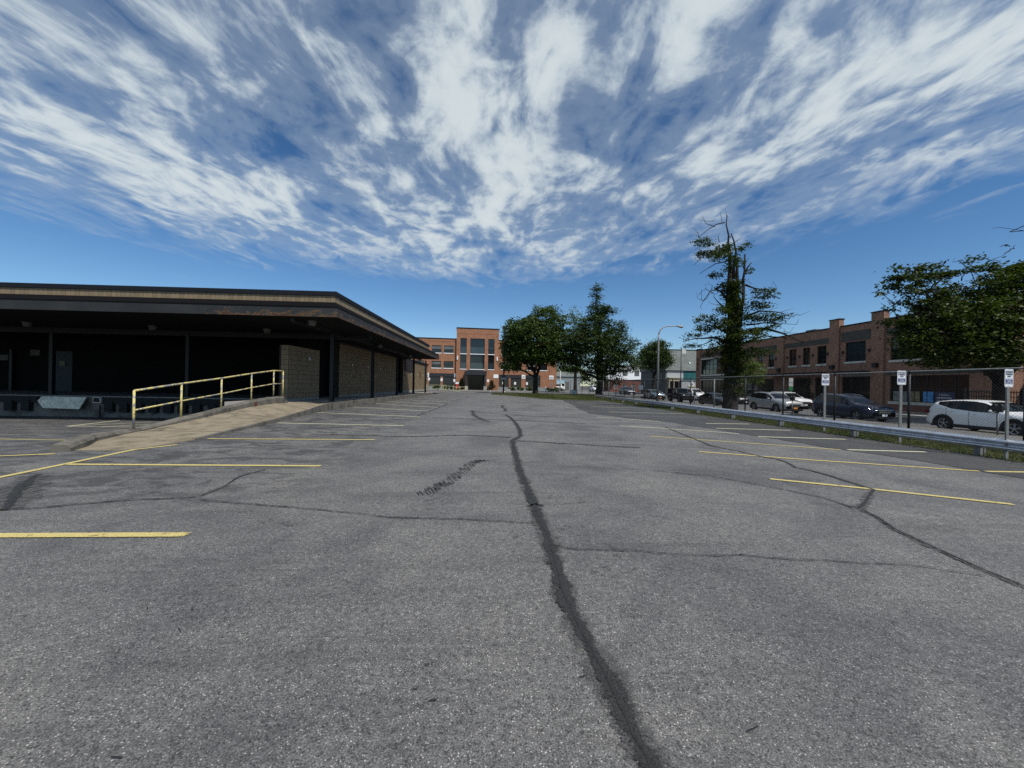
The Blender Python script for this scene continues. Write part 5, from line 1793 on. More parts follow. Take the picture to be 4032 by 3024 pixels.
def car(kind, paint, loc, rz, label, plate='plate_white', rails=True, group='cars parked along the street', cat='car', name='parked_car', H=1.0, Ls=1.0):
    K = KINDS[kind]
    root = empty(name, loc, rz, label, cat, group)
    # local: +x backwards from the nose, y width, centred along length
    L, W = K['L'], K['W']
    x0 = -L / 2
    xs_ = set(np.round(np.linspace(0, L, 40), 3).tolist())
    for p in K['top']:
        xs_.add(round(p[0], 3))
    for wx in K['wheels']:
        for k in np.linspace(-1, 1, 15):
            xs_.add(round(wx + k * (K['wr'] + 0.07), 3))
    xs_ |= {K['cab'][0], K['cab'][1], K['cab'][2], K['cab'][3], K['side'][0], K['side'][1]}
    X = sorted(xs_)
    X = [x for i, x in enumerate(X) if i == 0 or x - X[i - 1] > 0.012]
    ar = K['wr'] + 0.065
    rings = []
    NR = 10
    for x in X:
        zt = lerp_prof(K['top'], x)
        zb = min(lerp_prof(K['belt'], x), zt - 0.03)
        e = min(1.0, (x / 0.55)) if x < 0.55 else (min(1.0, (L - x) / 0.5) if L - x < 0.5 else 1.0)
        w = W * (0.80 + 0.20 * math.sin(e * PI / 2)) if kind != 'jeep' else W * (0.80 + 0.20 * min(1, e * 2.5))
        bot = K['bot'] + (0.10 * (1 - min(1, x / 0.4)) if x < 0.4 else 0) + (0.10 * (1 - min(1, (L - x) / 0.4)) if L - x < 0.4 else 0)
        for wx in K['wheels']:
            d = abs(x - wx)
            if d < ar:
                bot = max(bot, K['wr'] - 0.02 + math.sqrt(ar * ar - d * d))
        bot = min(bot, zb - 0.10)
        cabf = max(0.0, min(1.0, (zt - zb) / 0.40))
        wr = w * (0.93 + (K['inset'] - 0.93) * cabf)
        zr = zt - 0.035 - 0.03 * cabf
        if zr < zb + 0.005:
            zr = zb + 0.005
        z1 = bot + (zb - bot) * 0.30
        z2 = bot + (zb - bot) * 0.62
        ring = [(0.0, bot - 0.0), (w * 0.90, bot), (w * 0.985, bot + 0.04), (w * 0.985, z1), (w * 1.0, z2), (w * 0.975, zb - 0.03), (w * 0.955, zb), (wr, zr), (wr * 0.86, zt - 0.012), (0.0, zt)]
        rings.append([(x + x0, y, z) for (y, z) in ring])
    body, sideg, wind, rear = MB(), {1: MB(), -1: MB()}, MB(), MB()
    c0, c1, c2, c3 = K['cab']

    def quad(mb, a, b, c, d, s):
        P = [(p[0], p[1] * s, p[2]) for p in (a, b, c, d)]
        if s < 0:
            P = P[::-1]
        mb.add(P, [(0, 1, 2, 3)])
    for i in range(len(X) - 1):
        xm = (X[i] + X[i + 1]) / 2
        A, Bq = rings[i], rings[i + 1]
        for j in range(NR - 1):
            tgt = body
            if j == 6 and K['side'][0] < xm < K['side'][1]:
                if (A[7][2] - A[6][2]) > 0.10:
                    tgt = sideg
            if j in (8,) or j == 7:
                if c0 < xm < c1:
                    tgt = wind if j == 8 else body
                elif c2 < xm < c3:
                    tgt = rear if j == 8 else body
            for s in (1, -1):
                quad(tgt[s] if isinstance(tgt, dict) else tgt, A[j], A[j + 1], Bq[j + 1], Bq[j], s)
    # merge doubles through bmesh for smooth shading
    def bld(mb, nm, mat, smooth=True):
        me = mb.mesh(nm, mat)
        bm = bmesh.new()
        bm.from_mesh(me)
        bmesh.ops.remove_doubles(bm, verts=bm.verts, dist=0.0008)
        bmesh.ops.recalc_face_normals(bm, faces=bm.faces)
        for f in bm.faces:
            f.smooth = smooth
        for e_ in bm.edges:
            if len(e_.link_faces) == 2 and e_.calc_face_angle(0) > 0.75:
                e_.smooth = False
        bm.to_mesh(me)
        bm.free()
        o = bpy.data.objects.new(nm, me)
        COL.objects.link(o)
        o.parent = root
        return o
    bo = bld(body, 'body', paint)
    bld(sideg[1], 'side_window', 'car_glass')
    bld(sideg[-1], 'side_window', 'car_glass')
    bld(wind, 'windscreen', 'car_glass')
    bld(rear, 'rear_window', 'car_glass')
    # underside and wheel wells
    B(x0 + 0.25, x0 + L - 0.25, -W * 0.86, W * 0.86, K['bot'] - 0.06, K['bot'] + 0.02).build('underbody', 'trim', root)
    for wx in K['wheels']:
        B(x0 + wx - ar, x0 + wx + ar, -W * 0.90, W * 0.90, K['bot'], K['wr'] + ar * 0.96).build('wheel_well', 'trim', root)
    # door seams and sills
    for p in (K['side'][0] + 0.05, K['pill'][0], K['pill'][1] + 0.05):
        zb = lerp_prof(K['belt'], p)
        for s in (-1, 1):
            B(x0 + p - 0.006, x0 + p + 0.006, s * W * 0.992 - 0.006, s * W * 0.992 + 0.006, K['bot'] + 0.1, zb - 0.05).build('door_seam', 'trim', root)
    for p in (K['pill'][0] - 0.22, K['pill'][1] - 0.18):
        zb = lerp_prof(K['belt'], p) - 0.13
        for s in (-1, 1):
            y = s * W * 1.003
            B(x0 + p - 0.09, x0 + p + 0.09, min(y, y + s * 0.02), max(y, y + s * 0.02), zb - 0.012, zb + 0.012).build('door_handle', 'chrome' if paint in ('paint_navy', 'paint_black') else paint, root)
    # cladding
    for s in (-1, 1):
        cl = MB()
        y = s * W * 0.97
        a_, b_ = x0 + K['wheels'][0] + ar, x0 + K['wheels'][1] - ar
        cl.box(a_, b_, min(y, y + s * 0.035), max(y, y + s * 0.035), K['bot'] - 0.03, K['bot'] + (0.11 if kind != 'sedan' else 0.05))
        cl.build('sill_cladding', 'trim', root)
    # arch trim
    if kind in ('suv', 'crossover'):
        for wx in K['wheels']:
            for s in (-1, 1):
                am = MB()
                N_ = 14
                for q in range(N_ + 1):
                    a = -0.15 + (PI + 0.3) * q / N_
                    for rr_ in (ar - 0.03, ar + (0.055 if kind == 'crossover' else 0.035)):
                        am.v.append((x0 + wx + rr_ * math.cos(a), s * W * 1.004, K['wr'] - 0.02 + rr_ * math.sin(a)))
                        am.v.append((x0 + wx + rr_ * math.cos(a), s * W * 0.94, K['wr'] - 0.02 + rr_ * math.sin(a)))
                for q in range(N_):
                    b_ = q * 4
                    am.f += [(b_, b_ + 2, b_ + 6, b_ + 4), (b_ + 2, b_ + 3, b_ + 7, b_ + 6), (b_, b_ + 4, b_ + 5, b_ + 1)]
                am.build('arch_trim', 'trim', root)
    # wheels
    for wx in K['wheels']:
        for s in (-1, 1):
            tw = 0.22
            yo = s * (W - 0.02)
            yi = yo - s * tw
            prof = [(K['wr'] * 0.66, yo - s * 0.01), (K['wr'] * 0.9, yo), (K['wr'], yo - s * 0.04), (K['wr'], yi + s * 0.03), (K['wr'] * 0.9, yi)]
            mb = MB()
            ns = 22
            for k in range(ns):
                a = 2 * PI * k / ns
                for (r_, y_) in prof:
                    mb.v.append((r_ * math.cos(a), y_, r_ * math.sin(a)))
            m_ = len(prof)
            for k in range(ns):
                k2 = (k + 1) % ns
                for q in range(m_ - 1):
                    mb.f.append((k * m_ + q, k2 * m_ + q, k2 * m_ + q + 1, k * m_ + q + 1))
            wh = mb.build('wheel', 'tyre', root, True, loc=(x0 + wx, 0, K['wr']))
            rm = MB()
            yy = yo - s * 0.035
            for k in range(5):
                a = 2 * PI * k / 5 + 0.3
                ca, sa = math.cos(a), math.sin(a)
                R = K['wr'] * 0.66
                for d_ in (-0.09, 0.09):
                    c2_, s2_ = math.cos(a + d_ * 1.6), math.sin(a + d_ * 1.6)
                    w_ = 0.018
                    rm.add([(0.05 * ca - w_ * sa, yy, 0.05 * sa + w_ * ca), (0.05 * ca + w_ * sa, yy, 0.05 * sa - w_ * ca), (R * c2_ + w_ * s2_, yy - s * 0.01, R * s2_ - w_ * c2_), (R * c2_ - w_ * s2_, yy - s * 0.01, R * s2_ + w_ * c2_)], [(0, 1, 2, 3)])
            # rim ring & hub
            for k in range(ns):
                a, b = 2 * PI * k / ns, 2 * PI * (k + 1) / ns
                r1, r2 = K['wr'] * 0.60, K['wr'] * 0.68
                rm.add([(r1 * math.cos(a), yy, r1 * math.sin(a)), (r2 * math.cos(a), yy + s * 0.01, r2 * math.sin(a)), (r2 * math.cos(b), yy + s * 0.01, r2 * math.sin(b)), (r1 * math.cos(b), yy, r1 * math.sin(b))], [(0, 1, 2, 3)])
            rm.cyl((0, min(yy, yy + s * 0.01), 0), 0.06, 0.012, 10, 'y')
            rm.build('rim', 'rim', wh)
            MB().cyl((0, min(yy - s * 0.05, yy - s * 0.06), 0), K['wr'] * 0.62, 0.01, 18, 'y').build('brake', 'trim', wh)
    zf = lerp_prof(K['top'], 0.05)
    if kind != 'jeep':
        # grille, lights, plate
        for s in (-1, 1):
            mb = MB()
            ya, yb = s * W * 0.50, s * W * 0.86
            z_ = zf - 0.06
            mb.add([(x0 - 0.012, ya, z_ - 0.09), (x0 + 0.12, yb, z_ - 0.05), (x0 + 0.20, yb * 1.01, z_ + 0.05), (x0 + 0.045, ya, z_ + 0.02)], [(0, 1, 2, 3) if s > 0 else (3, 2, 1, 0)])
            mb.build('headlight', 'lens', root)
        mb = MB()
        hw, z_ = W * 0.48, zf - 0.12
        mb.add([(x0 - 0.02, -hw, z_), (x0 - 0.02, hw, z_), (x0 - 0.02, hw * 0.82, z_ - 0.26), (x0 - 0.02, -hw * 0.82, z_ - 0.26)], [(0, 1, 2, 3)])
        mb.box(x0 - 0.019, x0 + 0.02, -hw * 0.8, hw * 0.8, z_ - 0.25, z_)
        mb.build('grille', 'trim', root)
        MB().box(x0 - 0.04, x0 - 0.021, -hw * 0.9, hw * 0.9, z_ - 0.035, z_ - 0.005).box(x0 - 0.032, x0 - 0.021, -hw * 0.75, hw * 0.75, z_ - 0.15, z_ - 0.13).build('grille_bar', 'chrome', root)
        B(x0 - 0.01, x0 + 0.05, -W * 0.7, W * 0.7, K['bot'] + 0.0, K['bot'] + 0.12).build('bumper_insert', 'trim', root)
        B(x0 - 0.045, x0 - 0.022, -0.16, 0.16, z_ - 0.38, z_ - 0.24).build('number_plate', plate, root)
    else:
        mb = MB()
        for s in (-1, 1):
            MB().cyl((x0 - 0.05, s * 0.56, 0.96), 0.10, 0.06, 16, 'x').build('headlight', 'lens', root, True)
        B(x0 - 0.025, x0 + 0.0, -0.42, 0.42, 0.80, 1.08).build('grille', paint, root)
        for k in range(7):
            y = -0.33 + 0.11 * k
            mb.box(x0 - 0.032, x0 - 0.026, y - 0.02, y + 0.02, 0.83, 1.05)
        mb.build('grille_slots', 'rim', root)
        B(x0 - 0.28, x0 - 0.05, -0.80, 0.80, 0.52, 0.68).build('bumper', 'trim', root)
        for wx in K['wheels']:
            for s in (-1, 1):
                fm = MB()
                ya, yb = s * 0.72, s * 1.02
                fm.box(x0 + wx - 0.46, x0 + wx + 0.46, min(ya, yb), max(ya, yb), 0.84, 0.90)
                fm.box(x0 + wx - 0.52, x0 + wx - 0.42, min(ya, yb), max(ya, yb), 0.60, 0.86)
                fm.build('fender', 'trim', root)
        MB().cyl((x0 + L - 0.02, 0, 1.02), 0.37, 0.2, 18, 'x').build('spare_wheel', 'tyre', root, True)
    # mirrors
    for s in (-1, 1):
        xm = x0 + K['side'][0] + 0.18
        zb = lerp_prof(K['belt'], K['side'][0] + 0.1)
        mb = MB()
        mb.tube([(xm, s * W * 0.93, zb + 0.05), (xm - 0.01, s * (W + 0.05), zb + 0.09), (xm - 0.01, s * (W + 0.17), zb + 0.10)], [0.03, 0.075, 0.06], 8)
        mb.build('mirror', paint, root, True)
    # tail lights
    for s in (-1, 1):
        y = s * W * 0.90
        zt = min(1.02, lerp_prof(K['belt'], L - 0.2))
        B(x0 + L - 0.24, x0 + L - 0.02, min(y, y + s * 0.06), max(y, y + s * 0.06), zt - 0.18, zt - 0.02).build('tail_light', 'tail_red', root)
    if rails and kind == 'suv':
        for s in (-1, 1):
            pts = [(x0 + x, s * W * K['inset'] * 0.88, lerp_prof(K['top'], x) + (0.03 if 2.2 < x < 3.9 else 0.0)) for x in (2.1, 2.25, 2.7, 3.3, 3.85, 3.98)]
            MB().tube(pts, 0.016, 6).build('roof_rail', 'chrome' if paint != 'paint_white' else paint, root, True)
    root.scale = (Ls, 1, H)
    return root


ZS = -0.42
F_ = PI / 2      # nose towards -Y
car('crossover', 'paint_white', (23.85, 17.6, ZS), F_, 'white SUV seen side-on through the fence beside the nearest parking sign', rails=False, cat='SUV')
car('suv', 'paint_navy', (23.85, 25.15, ZS), F_, 'dark navy blue SUV parked behind two parking signs', cat='SUV')
car('suv', 'paint_silver', (23.85, 32.25, ZS), F_, 'silver SUV with an orange number plate parked near the street kerb', 'plate_orange', cat='SUV')
car('sedan', 'paint_black', (23.85, 41.2, ZS), F_, 'black sedan half hidden behind the half-dead tree trunk', rails=False)
car('jeep', 'paint_black', (23.85, 49.4, ZS), F_, 'boxy black off-road vehicle with round headlights and slotted grille', cat='off-roader')
car('suv', 'paint_bluegrey', (23.85, 57.8, ZS), F_, 'blue-grey hatchback parked behind the tall grey street lamp', 'plate_orange', rails=False, H=0.95)
car('sedan', 'paint_grey', (23.85, 70.0, 0.0), F_, 'dark grey sedan parked past the blue-grey hatchback', rails=False)
car('suv', 'paint_white', (23.6, 92.3, 0.0), F_, 'distant white car glimpsed beside the tall maple trunk', rails=False)
car('suv', 'paint_white', (30.2, 38.9, ZS), F_, 'white SUV on the far kerb behind the silver SUV', cat='SUV')
car('sedan', 'paint_grey', (30.2, 48.1, ZS), F_, 'grey sedan on the far kerb just right of the half-dead tree trunk', rails=False)
car('suv', 'paint_white', (30.2, 58.6 - 0.7, ZS), F_, 'white SUV on the far kerb behind the black off-road vehicle', cat='SUV', H=1.08)
car('jeep', 'paint_white', (15.3, 97.0, 0.0), F_, 'white pickup truck facing us beyond the office corner', group=None, cat='truck')


def box_van():
    r = empty('box_van', (17.4, 106, 0), 0, 'pale blue box van at the end of the access road', 'van')
    B(-1.1, 1.1, 0, 4.5, 0.6, 2.9).build('cargo_box', 'paint_sky', r)
    B(-1.0, 1.0, -1.4, -0.02, 0.45, 2.1).build('cab', 'paint_white', r)
    B(-0.85, 0.85, -1.44, -1.405, 1.3, 2.0).build('windscreen', 'car_glass', r)
    for x in (-0.95, 0.75):
        for y in (-0.8, 3.3):
            MB().cyl((x, y, 0.4), 0.4, 0.2, 14, 'x').build('wheel', 'tyre', r, True)


box_van()


# ------------------------------------------------------------------ poles and lamps
def cobra_lamp():
    r = empty('street_lamp', (17.0, 40.3, -0.3), 0, 'tall grey street lamp with curved arm reaching right over the cars', 'street lamp')
    MB().tube([(0, 0, 0), (0, 0, 7.0), (0.02, 0, 7.35)], [0.13, 0.085, 0.08], 12).build('pole', 'lamp_grey', r, True)
    arc = [(0.02, 0, 7.35)]
    for k in range(1, 8):
        a = PI / 2 * k / 8
        arc.append((0.02 + 1.0 * (1 - math.cos(a)), 0, 7.35 + 0.95 * math.sin(a)))
    arc += [(1.2, 0, 8.32), (1.95, 0, 8.33)]
    MB().tube(arc, [0.08 - 0.003 * i for i in range(len(arc))], 10).build('arm', 'lamp_grey', r, True)
    MB().tube([(1.9, 0, 8.33), (2.15, 0, 8.32), (2.45, 0, 8.29), (2.65, 0, 8.27)], [0.05, 0.11, 0.17, 0.07], 10).build('lamp_head', 'lamp_grey', r, True)
    MB().cyl((2.35, 0, 8.42), 0.04, 0.08, 8).build('photo_cell', 'black_steel', r)
    MB().cyl((0, 0, 0), 0.2, 0.06, 12).build('base_plate', 'galv_dull', r)


cobra_lamp()


def flood_pole():
    r = empty('floodlight_pole', (0.95, 63.5, 0.0), 0, 'dark floodlight pole with a square head left of the round maple', 'light pole')
    MB().tube([(0, 0, 0), (0, 0, 10.6)], [0.13, 0.11], 10).build('pole', 'wood_brown', r, True)
    B(-0.36, 0.36, -0.30, 0.30, 10.55, 11.1).build('lamp_head', 'black_steel', r)
    s = MB()
    s.extr([(-0.30, 2.45), (-0.33, 2.75), (-0.22, 3.0), (0, 3.1), (0.22, 3.0), (0.33, 2.75), (0.30, 2.45), (0, 2.15)], 'y', -0.17, -0.14)
    s.build('shield_sign', 'dark_render', r)
    B(-0.45, 0.45, -0.19, -0.172, 2.25, 2.6).build('name_board', 'grey_panel', r)


flood_pole()


def short_pole():
    r = empty('lamp_post', (2.2, 80.4, 0.0), 0, 'slim black lamp post on a concrete footing before the office', 'lamp post')
    B(-0.42, 0.42, -0.42, 0.42, 0, 0.5).build('footing', 'pave', r)
    MB().tube([(0, 0, 0.5), (0, 0, 4.2)], 0.07, 8).build('pole', 'black_steel', r, True)
    B(-0.15, 0.15, -0.15, 0.15, 4.2, 4.5).build('lantern', 'black_steel', r)


short_pole()


def banner_pole():
    r = empty('banner_pole', (31.9, 66.0, -0.28), 0, 'thin black street pole with a small white shield banner in front of the grey roof', 'pole')
    MB().tube([(0, 0, 0), (0, 0, 8.7)], [0.09, 0.06], 8).build('pole', 'black_steel', r, True)
    B(0.15, 0.85, -0.03, -0.01, 7.7, 8.5).build('banner', 'offwhite', r)
    MB().tube([(0, 0, 8.55), (0.9, 0, 8.55)], 0.02, 6).build('bracket', 'black_steel', r)


banner_pole()


def meter_sign():
    r = empty('parking_limit_sign', (31.8, 40.6, -0.28), -0.5, 'narrow pole with stacked white and green parking notices by the dark doorway', 'sign')
    MB().tube([(0, 0, 0), (0, 0, 2.6)], 0.03, 8).build('post', 'galv_dull', r)
    B(-0.19, 0.19, -0.06, -0.04, 2.55, 3.05).build('upper_notice', 'offwhite', r)
    B(-0.19, 0.19, -0.06, -0.04, 2.12, 2.5).build('middle_notice', 'offwhite', r)
    B(-0.19, 0.19, -0.06, -0.04, 1.68, 2.07).build('lower_notice', 'green_paint', r)


meter_sign()

# small permit signs in front of the office (things of one kind, told apart by where they stand)
SG = [(-14.2, 80.0, 2.55, 'white parking notice leftmost in front of the office shutters'),
      (-11.65, 80.2, 2.45, 'white parking notice between the two left office shutters'),
      (-9.05, 80.5, 2.35, 'white parking notice beside the red newspaper box'),
      (-2.05, 81.0, 2.45, 'white parking notice at the right edge of the office entrance'),
      (1.15, 80.9, 2.0, 'white parking notice just right of the entrance shrub'),
      (3.65, 81.0, 2.0, 'white parking notice before the brick pier left of the maple trunk'),
      (6.15, 81.0, 2.0, 'white parking notice against the shutter next to the maple trunk'),
      (11.4, 81.0, 1.9, 'white parking notice right of the maple trunk'),
      ]
for (x, y, zt, lb) in SG:
    r = empty('notice_sign', (x, y, 0), 0, lb, 'sign', 'small parking notices in front of the office')
    MB().tube([(0, 0.03, 0), (0, 0.03, zt)], 0.03, 6).build('post', 'galv_dull', r)
    B(-0.2, 0.2, -0.02, 0.0, zt - 0.55, zt).build('panel', 'bright_white', r)

nb = empty('newspaper_box', (-8.35, 79.6, 0), 0, 'red newspaper box with a white top near the far railings', 'newspaper box')
B(-0.26, 0.26, 0, 0.45, 0.45, 1.35).build('cabinet', 'red_paint', nb)
B(-0.36, 0.30, -0.02, 0.05, 1.36, 1.72).build('header_card', 'bright_white', nb)
for a in (-0.2, 0.14):
    B(a, a + 0.06, 0.1, 0.16, 0, 0.45).build('leg', 'black_steel', nb)

ub = empty('utility_box', (12.6, 63.0, 0), 0, 'low white utility box on the kerb behind the trees', 'utility box')
B(-0.5, 0.5, -0.3, 0.3, 0.0, 0.68).build('cabinet', 'bright_white', ub)
B(-0.54, 0.54, -0.34, 0.34, 0.682, 0.74).build('lid', 'offwhite', ub)

rs = empty('board_sign', (30.3, 80.5, 0.0), 0, 'square white notice board on posts beyond the grey sedan', 'sign')
B(-0.5, 0.5, -0.03, 0.0, 0.9, 1.85).build('panel', 'bright_white', rs)
for a in (-0.42, 0.36):
    B(a, a + 0.06, 0.002, 0.05, 0, 1.8).build('post', 'wood_brown', rs)

up_ = empty('utility_pole', (15.0, 92.0, 0.0), 0, 'pale slender utility pole right of the office gable', 'pole')
MB().tube([(0, 0, 0), (0, 0, 5.2)], [0.12, 0.09], 8).build('pole', 'offwhite', up_, True)

for (x, lb) in ((8.9, 'left of two white marker posts by the office wall'), (10.35, 'right of two white marker posts by the office wall')):
    b = empty('marker_post', (x, 82.6, 0.09), 0, lb, 'post', 'white marker posts')
    MB().cyl((0, 0, 0), 0.09, 1.05, 10).build('shaft', 'bright_white', b, True)


# iron picket fence at the right, beyond the white SUV
def iron_fence():
    r = empty('iron_fence', (33.2, 26.2, -0.28), -PI / 2, 'black iron picket fence beyond the white SUV roof', 'fence')
    for z in (0.2, 1.55, 1.85):
        B(0, 12, -0.02, 0.02, z, z + 0.05).build('rail', 'black_steel', r)
    pm = B(-0.014, 0.014, -0.05, -0.022, 0.1, 2.0).mesh('picket', 'black_steel')
    for k in range(86):
        o = bpy.data.objects.new('picket', pm)
        COL.objects.link(o)
        o.parent = r
        o.location = (0.07 + k * 0.138, 0, 0)
    for k in range(5):
        B(k * 3 - 0.05 + 0.0, k * 3 + 0.05, 0.024, 0.124, 0.0, 2.15).build('post', 'black_steel', r)


iron_fence()
w = empty('side_building', (38.0, 25.4, -0.3), -PI / 2, 'grey rendered wall with brick band behind the iron fence', 'building')
B(0, 16, 0, 8, 0, 3.2).build('wall', 'grey_render', w)
B(-0.1, 16, -0.05, 8, 3.202, 4.2).build('brick_band', 'brick_red', w)


# ------------------------------------------------------------------ trees
# round maple on the island
mp = tree('maple_tree', (5.9, 60.2, 0.05), 3.2, 0.42,
          [(-0.4, 0, 8.6, 4.9, 4.6, 3.4), (1.4, 0, 11.3, 3.2, 3.2, 2.6), (-3.2, 0.3, 7.2, 2.4, 2.4, 3.0), (3.6, 0, 7.4, 2.6, 2.6, 3.2), (0.4, 0, 6.0, 4.6, 4.0, 1.3), (-3.9, -0.4, 4.3, 1.5, 1.5, 0.8), (-2.8, -1.0, 9.8, 2.3, 2.2, 2.0), (0.6, -2.0, 7.5, 3.2, 2.4, 2.8)],
          2.3, 24, (0.34, 0.34, 0.20), 0.30, 'leaf_maple', 'round dense maple on the grass island in front of the office', None, 30, 0.55, seed=21)
# tall spire-shaped maple behind the fence corner
tree('maple_tree', (15.4, 58.0, 0.0), 3.0, 0.50,
     [(0.0, 0, 6.3, 5.6, 4.4, 2.4), (-1.2, 0, 8.4, 4.6, 3.8, 2.0), (2.8, 0, 7.8, 3.0, 2.8, 2.2), (-0.8, 0, 10.6, 3.0, 2.6, 1.9), (2.6, 0, 10.4, 1.6, 1.4, 1.3), (-0.4, 0, 12.6, 1.6, 1.4, 1.4), (0.4, 0, 13.0, 2.0, 1.6, 0.7), (-0.8, 0, 14.6, 0.6, 0.6, 1.3), (-0.5, 0, 16.0, 0.7, 0.7, 0.8), (3.9, 0, 5.0, 2.4, 2.4, 1.6), (-4.4, 0, 4.6, 2.0, 2.0, 1.4), (0.6, 0.5, 3.0, 3.4, 2.4, 1.9)],
     2.3, 20, (0.42, 0.42, 0.16), 0.28, 'leaf_tall', 'tall pointed tree with thinning crown at the corner of the chain-link fence', None, 40, 0.4, seed=33, flat=1.1)
# thin pale tree between them
tree('street_tree', (15.2, 75.0, 0.0), 5.0, 0.34,
     [(0, 0, 9.0, 2.4, 2.2, 3.4), (0.6, 0, 12.8, 2.4, 2.2, 2.4), (-0.6, 0, 15.0, 1.3, 1.2, 1.6), (1.8, 0, 10.0, 2.0, 1.8, 2.0), (-0.5, 0, 5.4, 2.6, 2.2, 1.6)],
     1.5, 16, (0.4, 0.4, 0.2), 0.28, 'leaf_light', 'sparse grey-green tree showing between the round maple and the pointed tree', None, 26, 0.3, seed=5)
# street tree behind the lamp
tree('street_tree', (31.4, 76.5, -0.2), 4.4, 0.32,
     [(0, 0, 8.0, 3.0, 2.8, 2.8), (0.8, 0, 9.3, 2.2, 2.2, 1.9), (1.8, -0.3, 7.2, 2.0, 2.0, 1.8), (-1.6, 0, 7.2, 2.0, 2.0, 2.0)],
     3.0, 20, (0.36, 0.36, 0.2), 0.30, 'leaf_tall', 'rounded street tree half behind the tall street lamp', 'street trees', 20, 0.4, seed=8)
# small bright tree before the shop row
tree('street_tree', (31.6, 46.4, -0.28), 2.0, 0.07,
     [(0.0, 0, 3.9, 1.4, 1.3, 1.3), (0.3, 0, 2.9, 1.2, 1.2, 0.9), (-0.5, 0, 4.6, 0.9, 0.9, 0.7)],
     6, 20, (0.2, 0.2, 0.14), 0.15, 'leaf_light', 'small bright green street tree growing before the brown shop row', 'street trees', 14, 0.3, seed=14)
# far trees right of the office
for i, (x, y, h, lb) in enumerate(((19.5, 126, 6.5, 'hazy green tree beyond the office gable'), (24.5, 132, 8.0, 'far tree above the grey shed roof'))):
    tree('far_tree', (x, y, 0.0), h * 0.4, 0.3, [(0, 0, h * 0.65, 4.5, 3, h * 0.35), (3, 0, h * 0.6, 3, 3, h * 0.3)], 1.3, 22, (0.6, 0.6, 0.4), 0.55, 'leaf_far', lb, 'far trees', 10, 0.4, seed=40 + i)


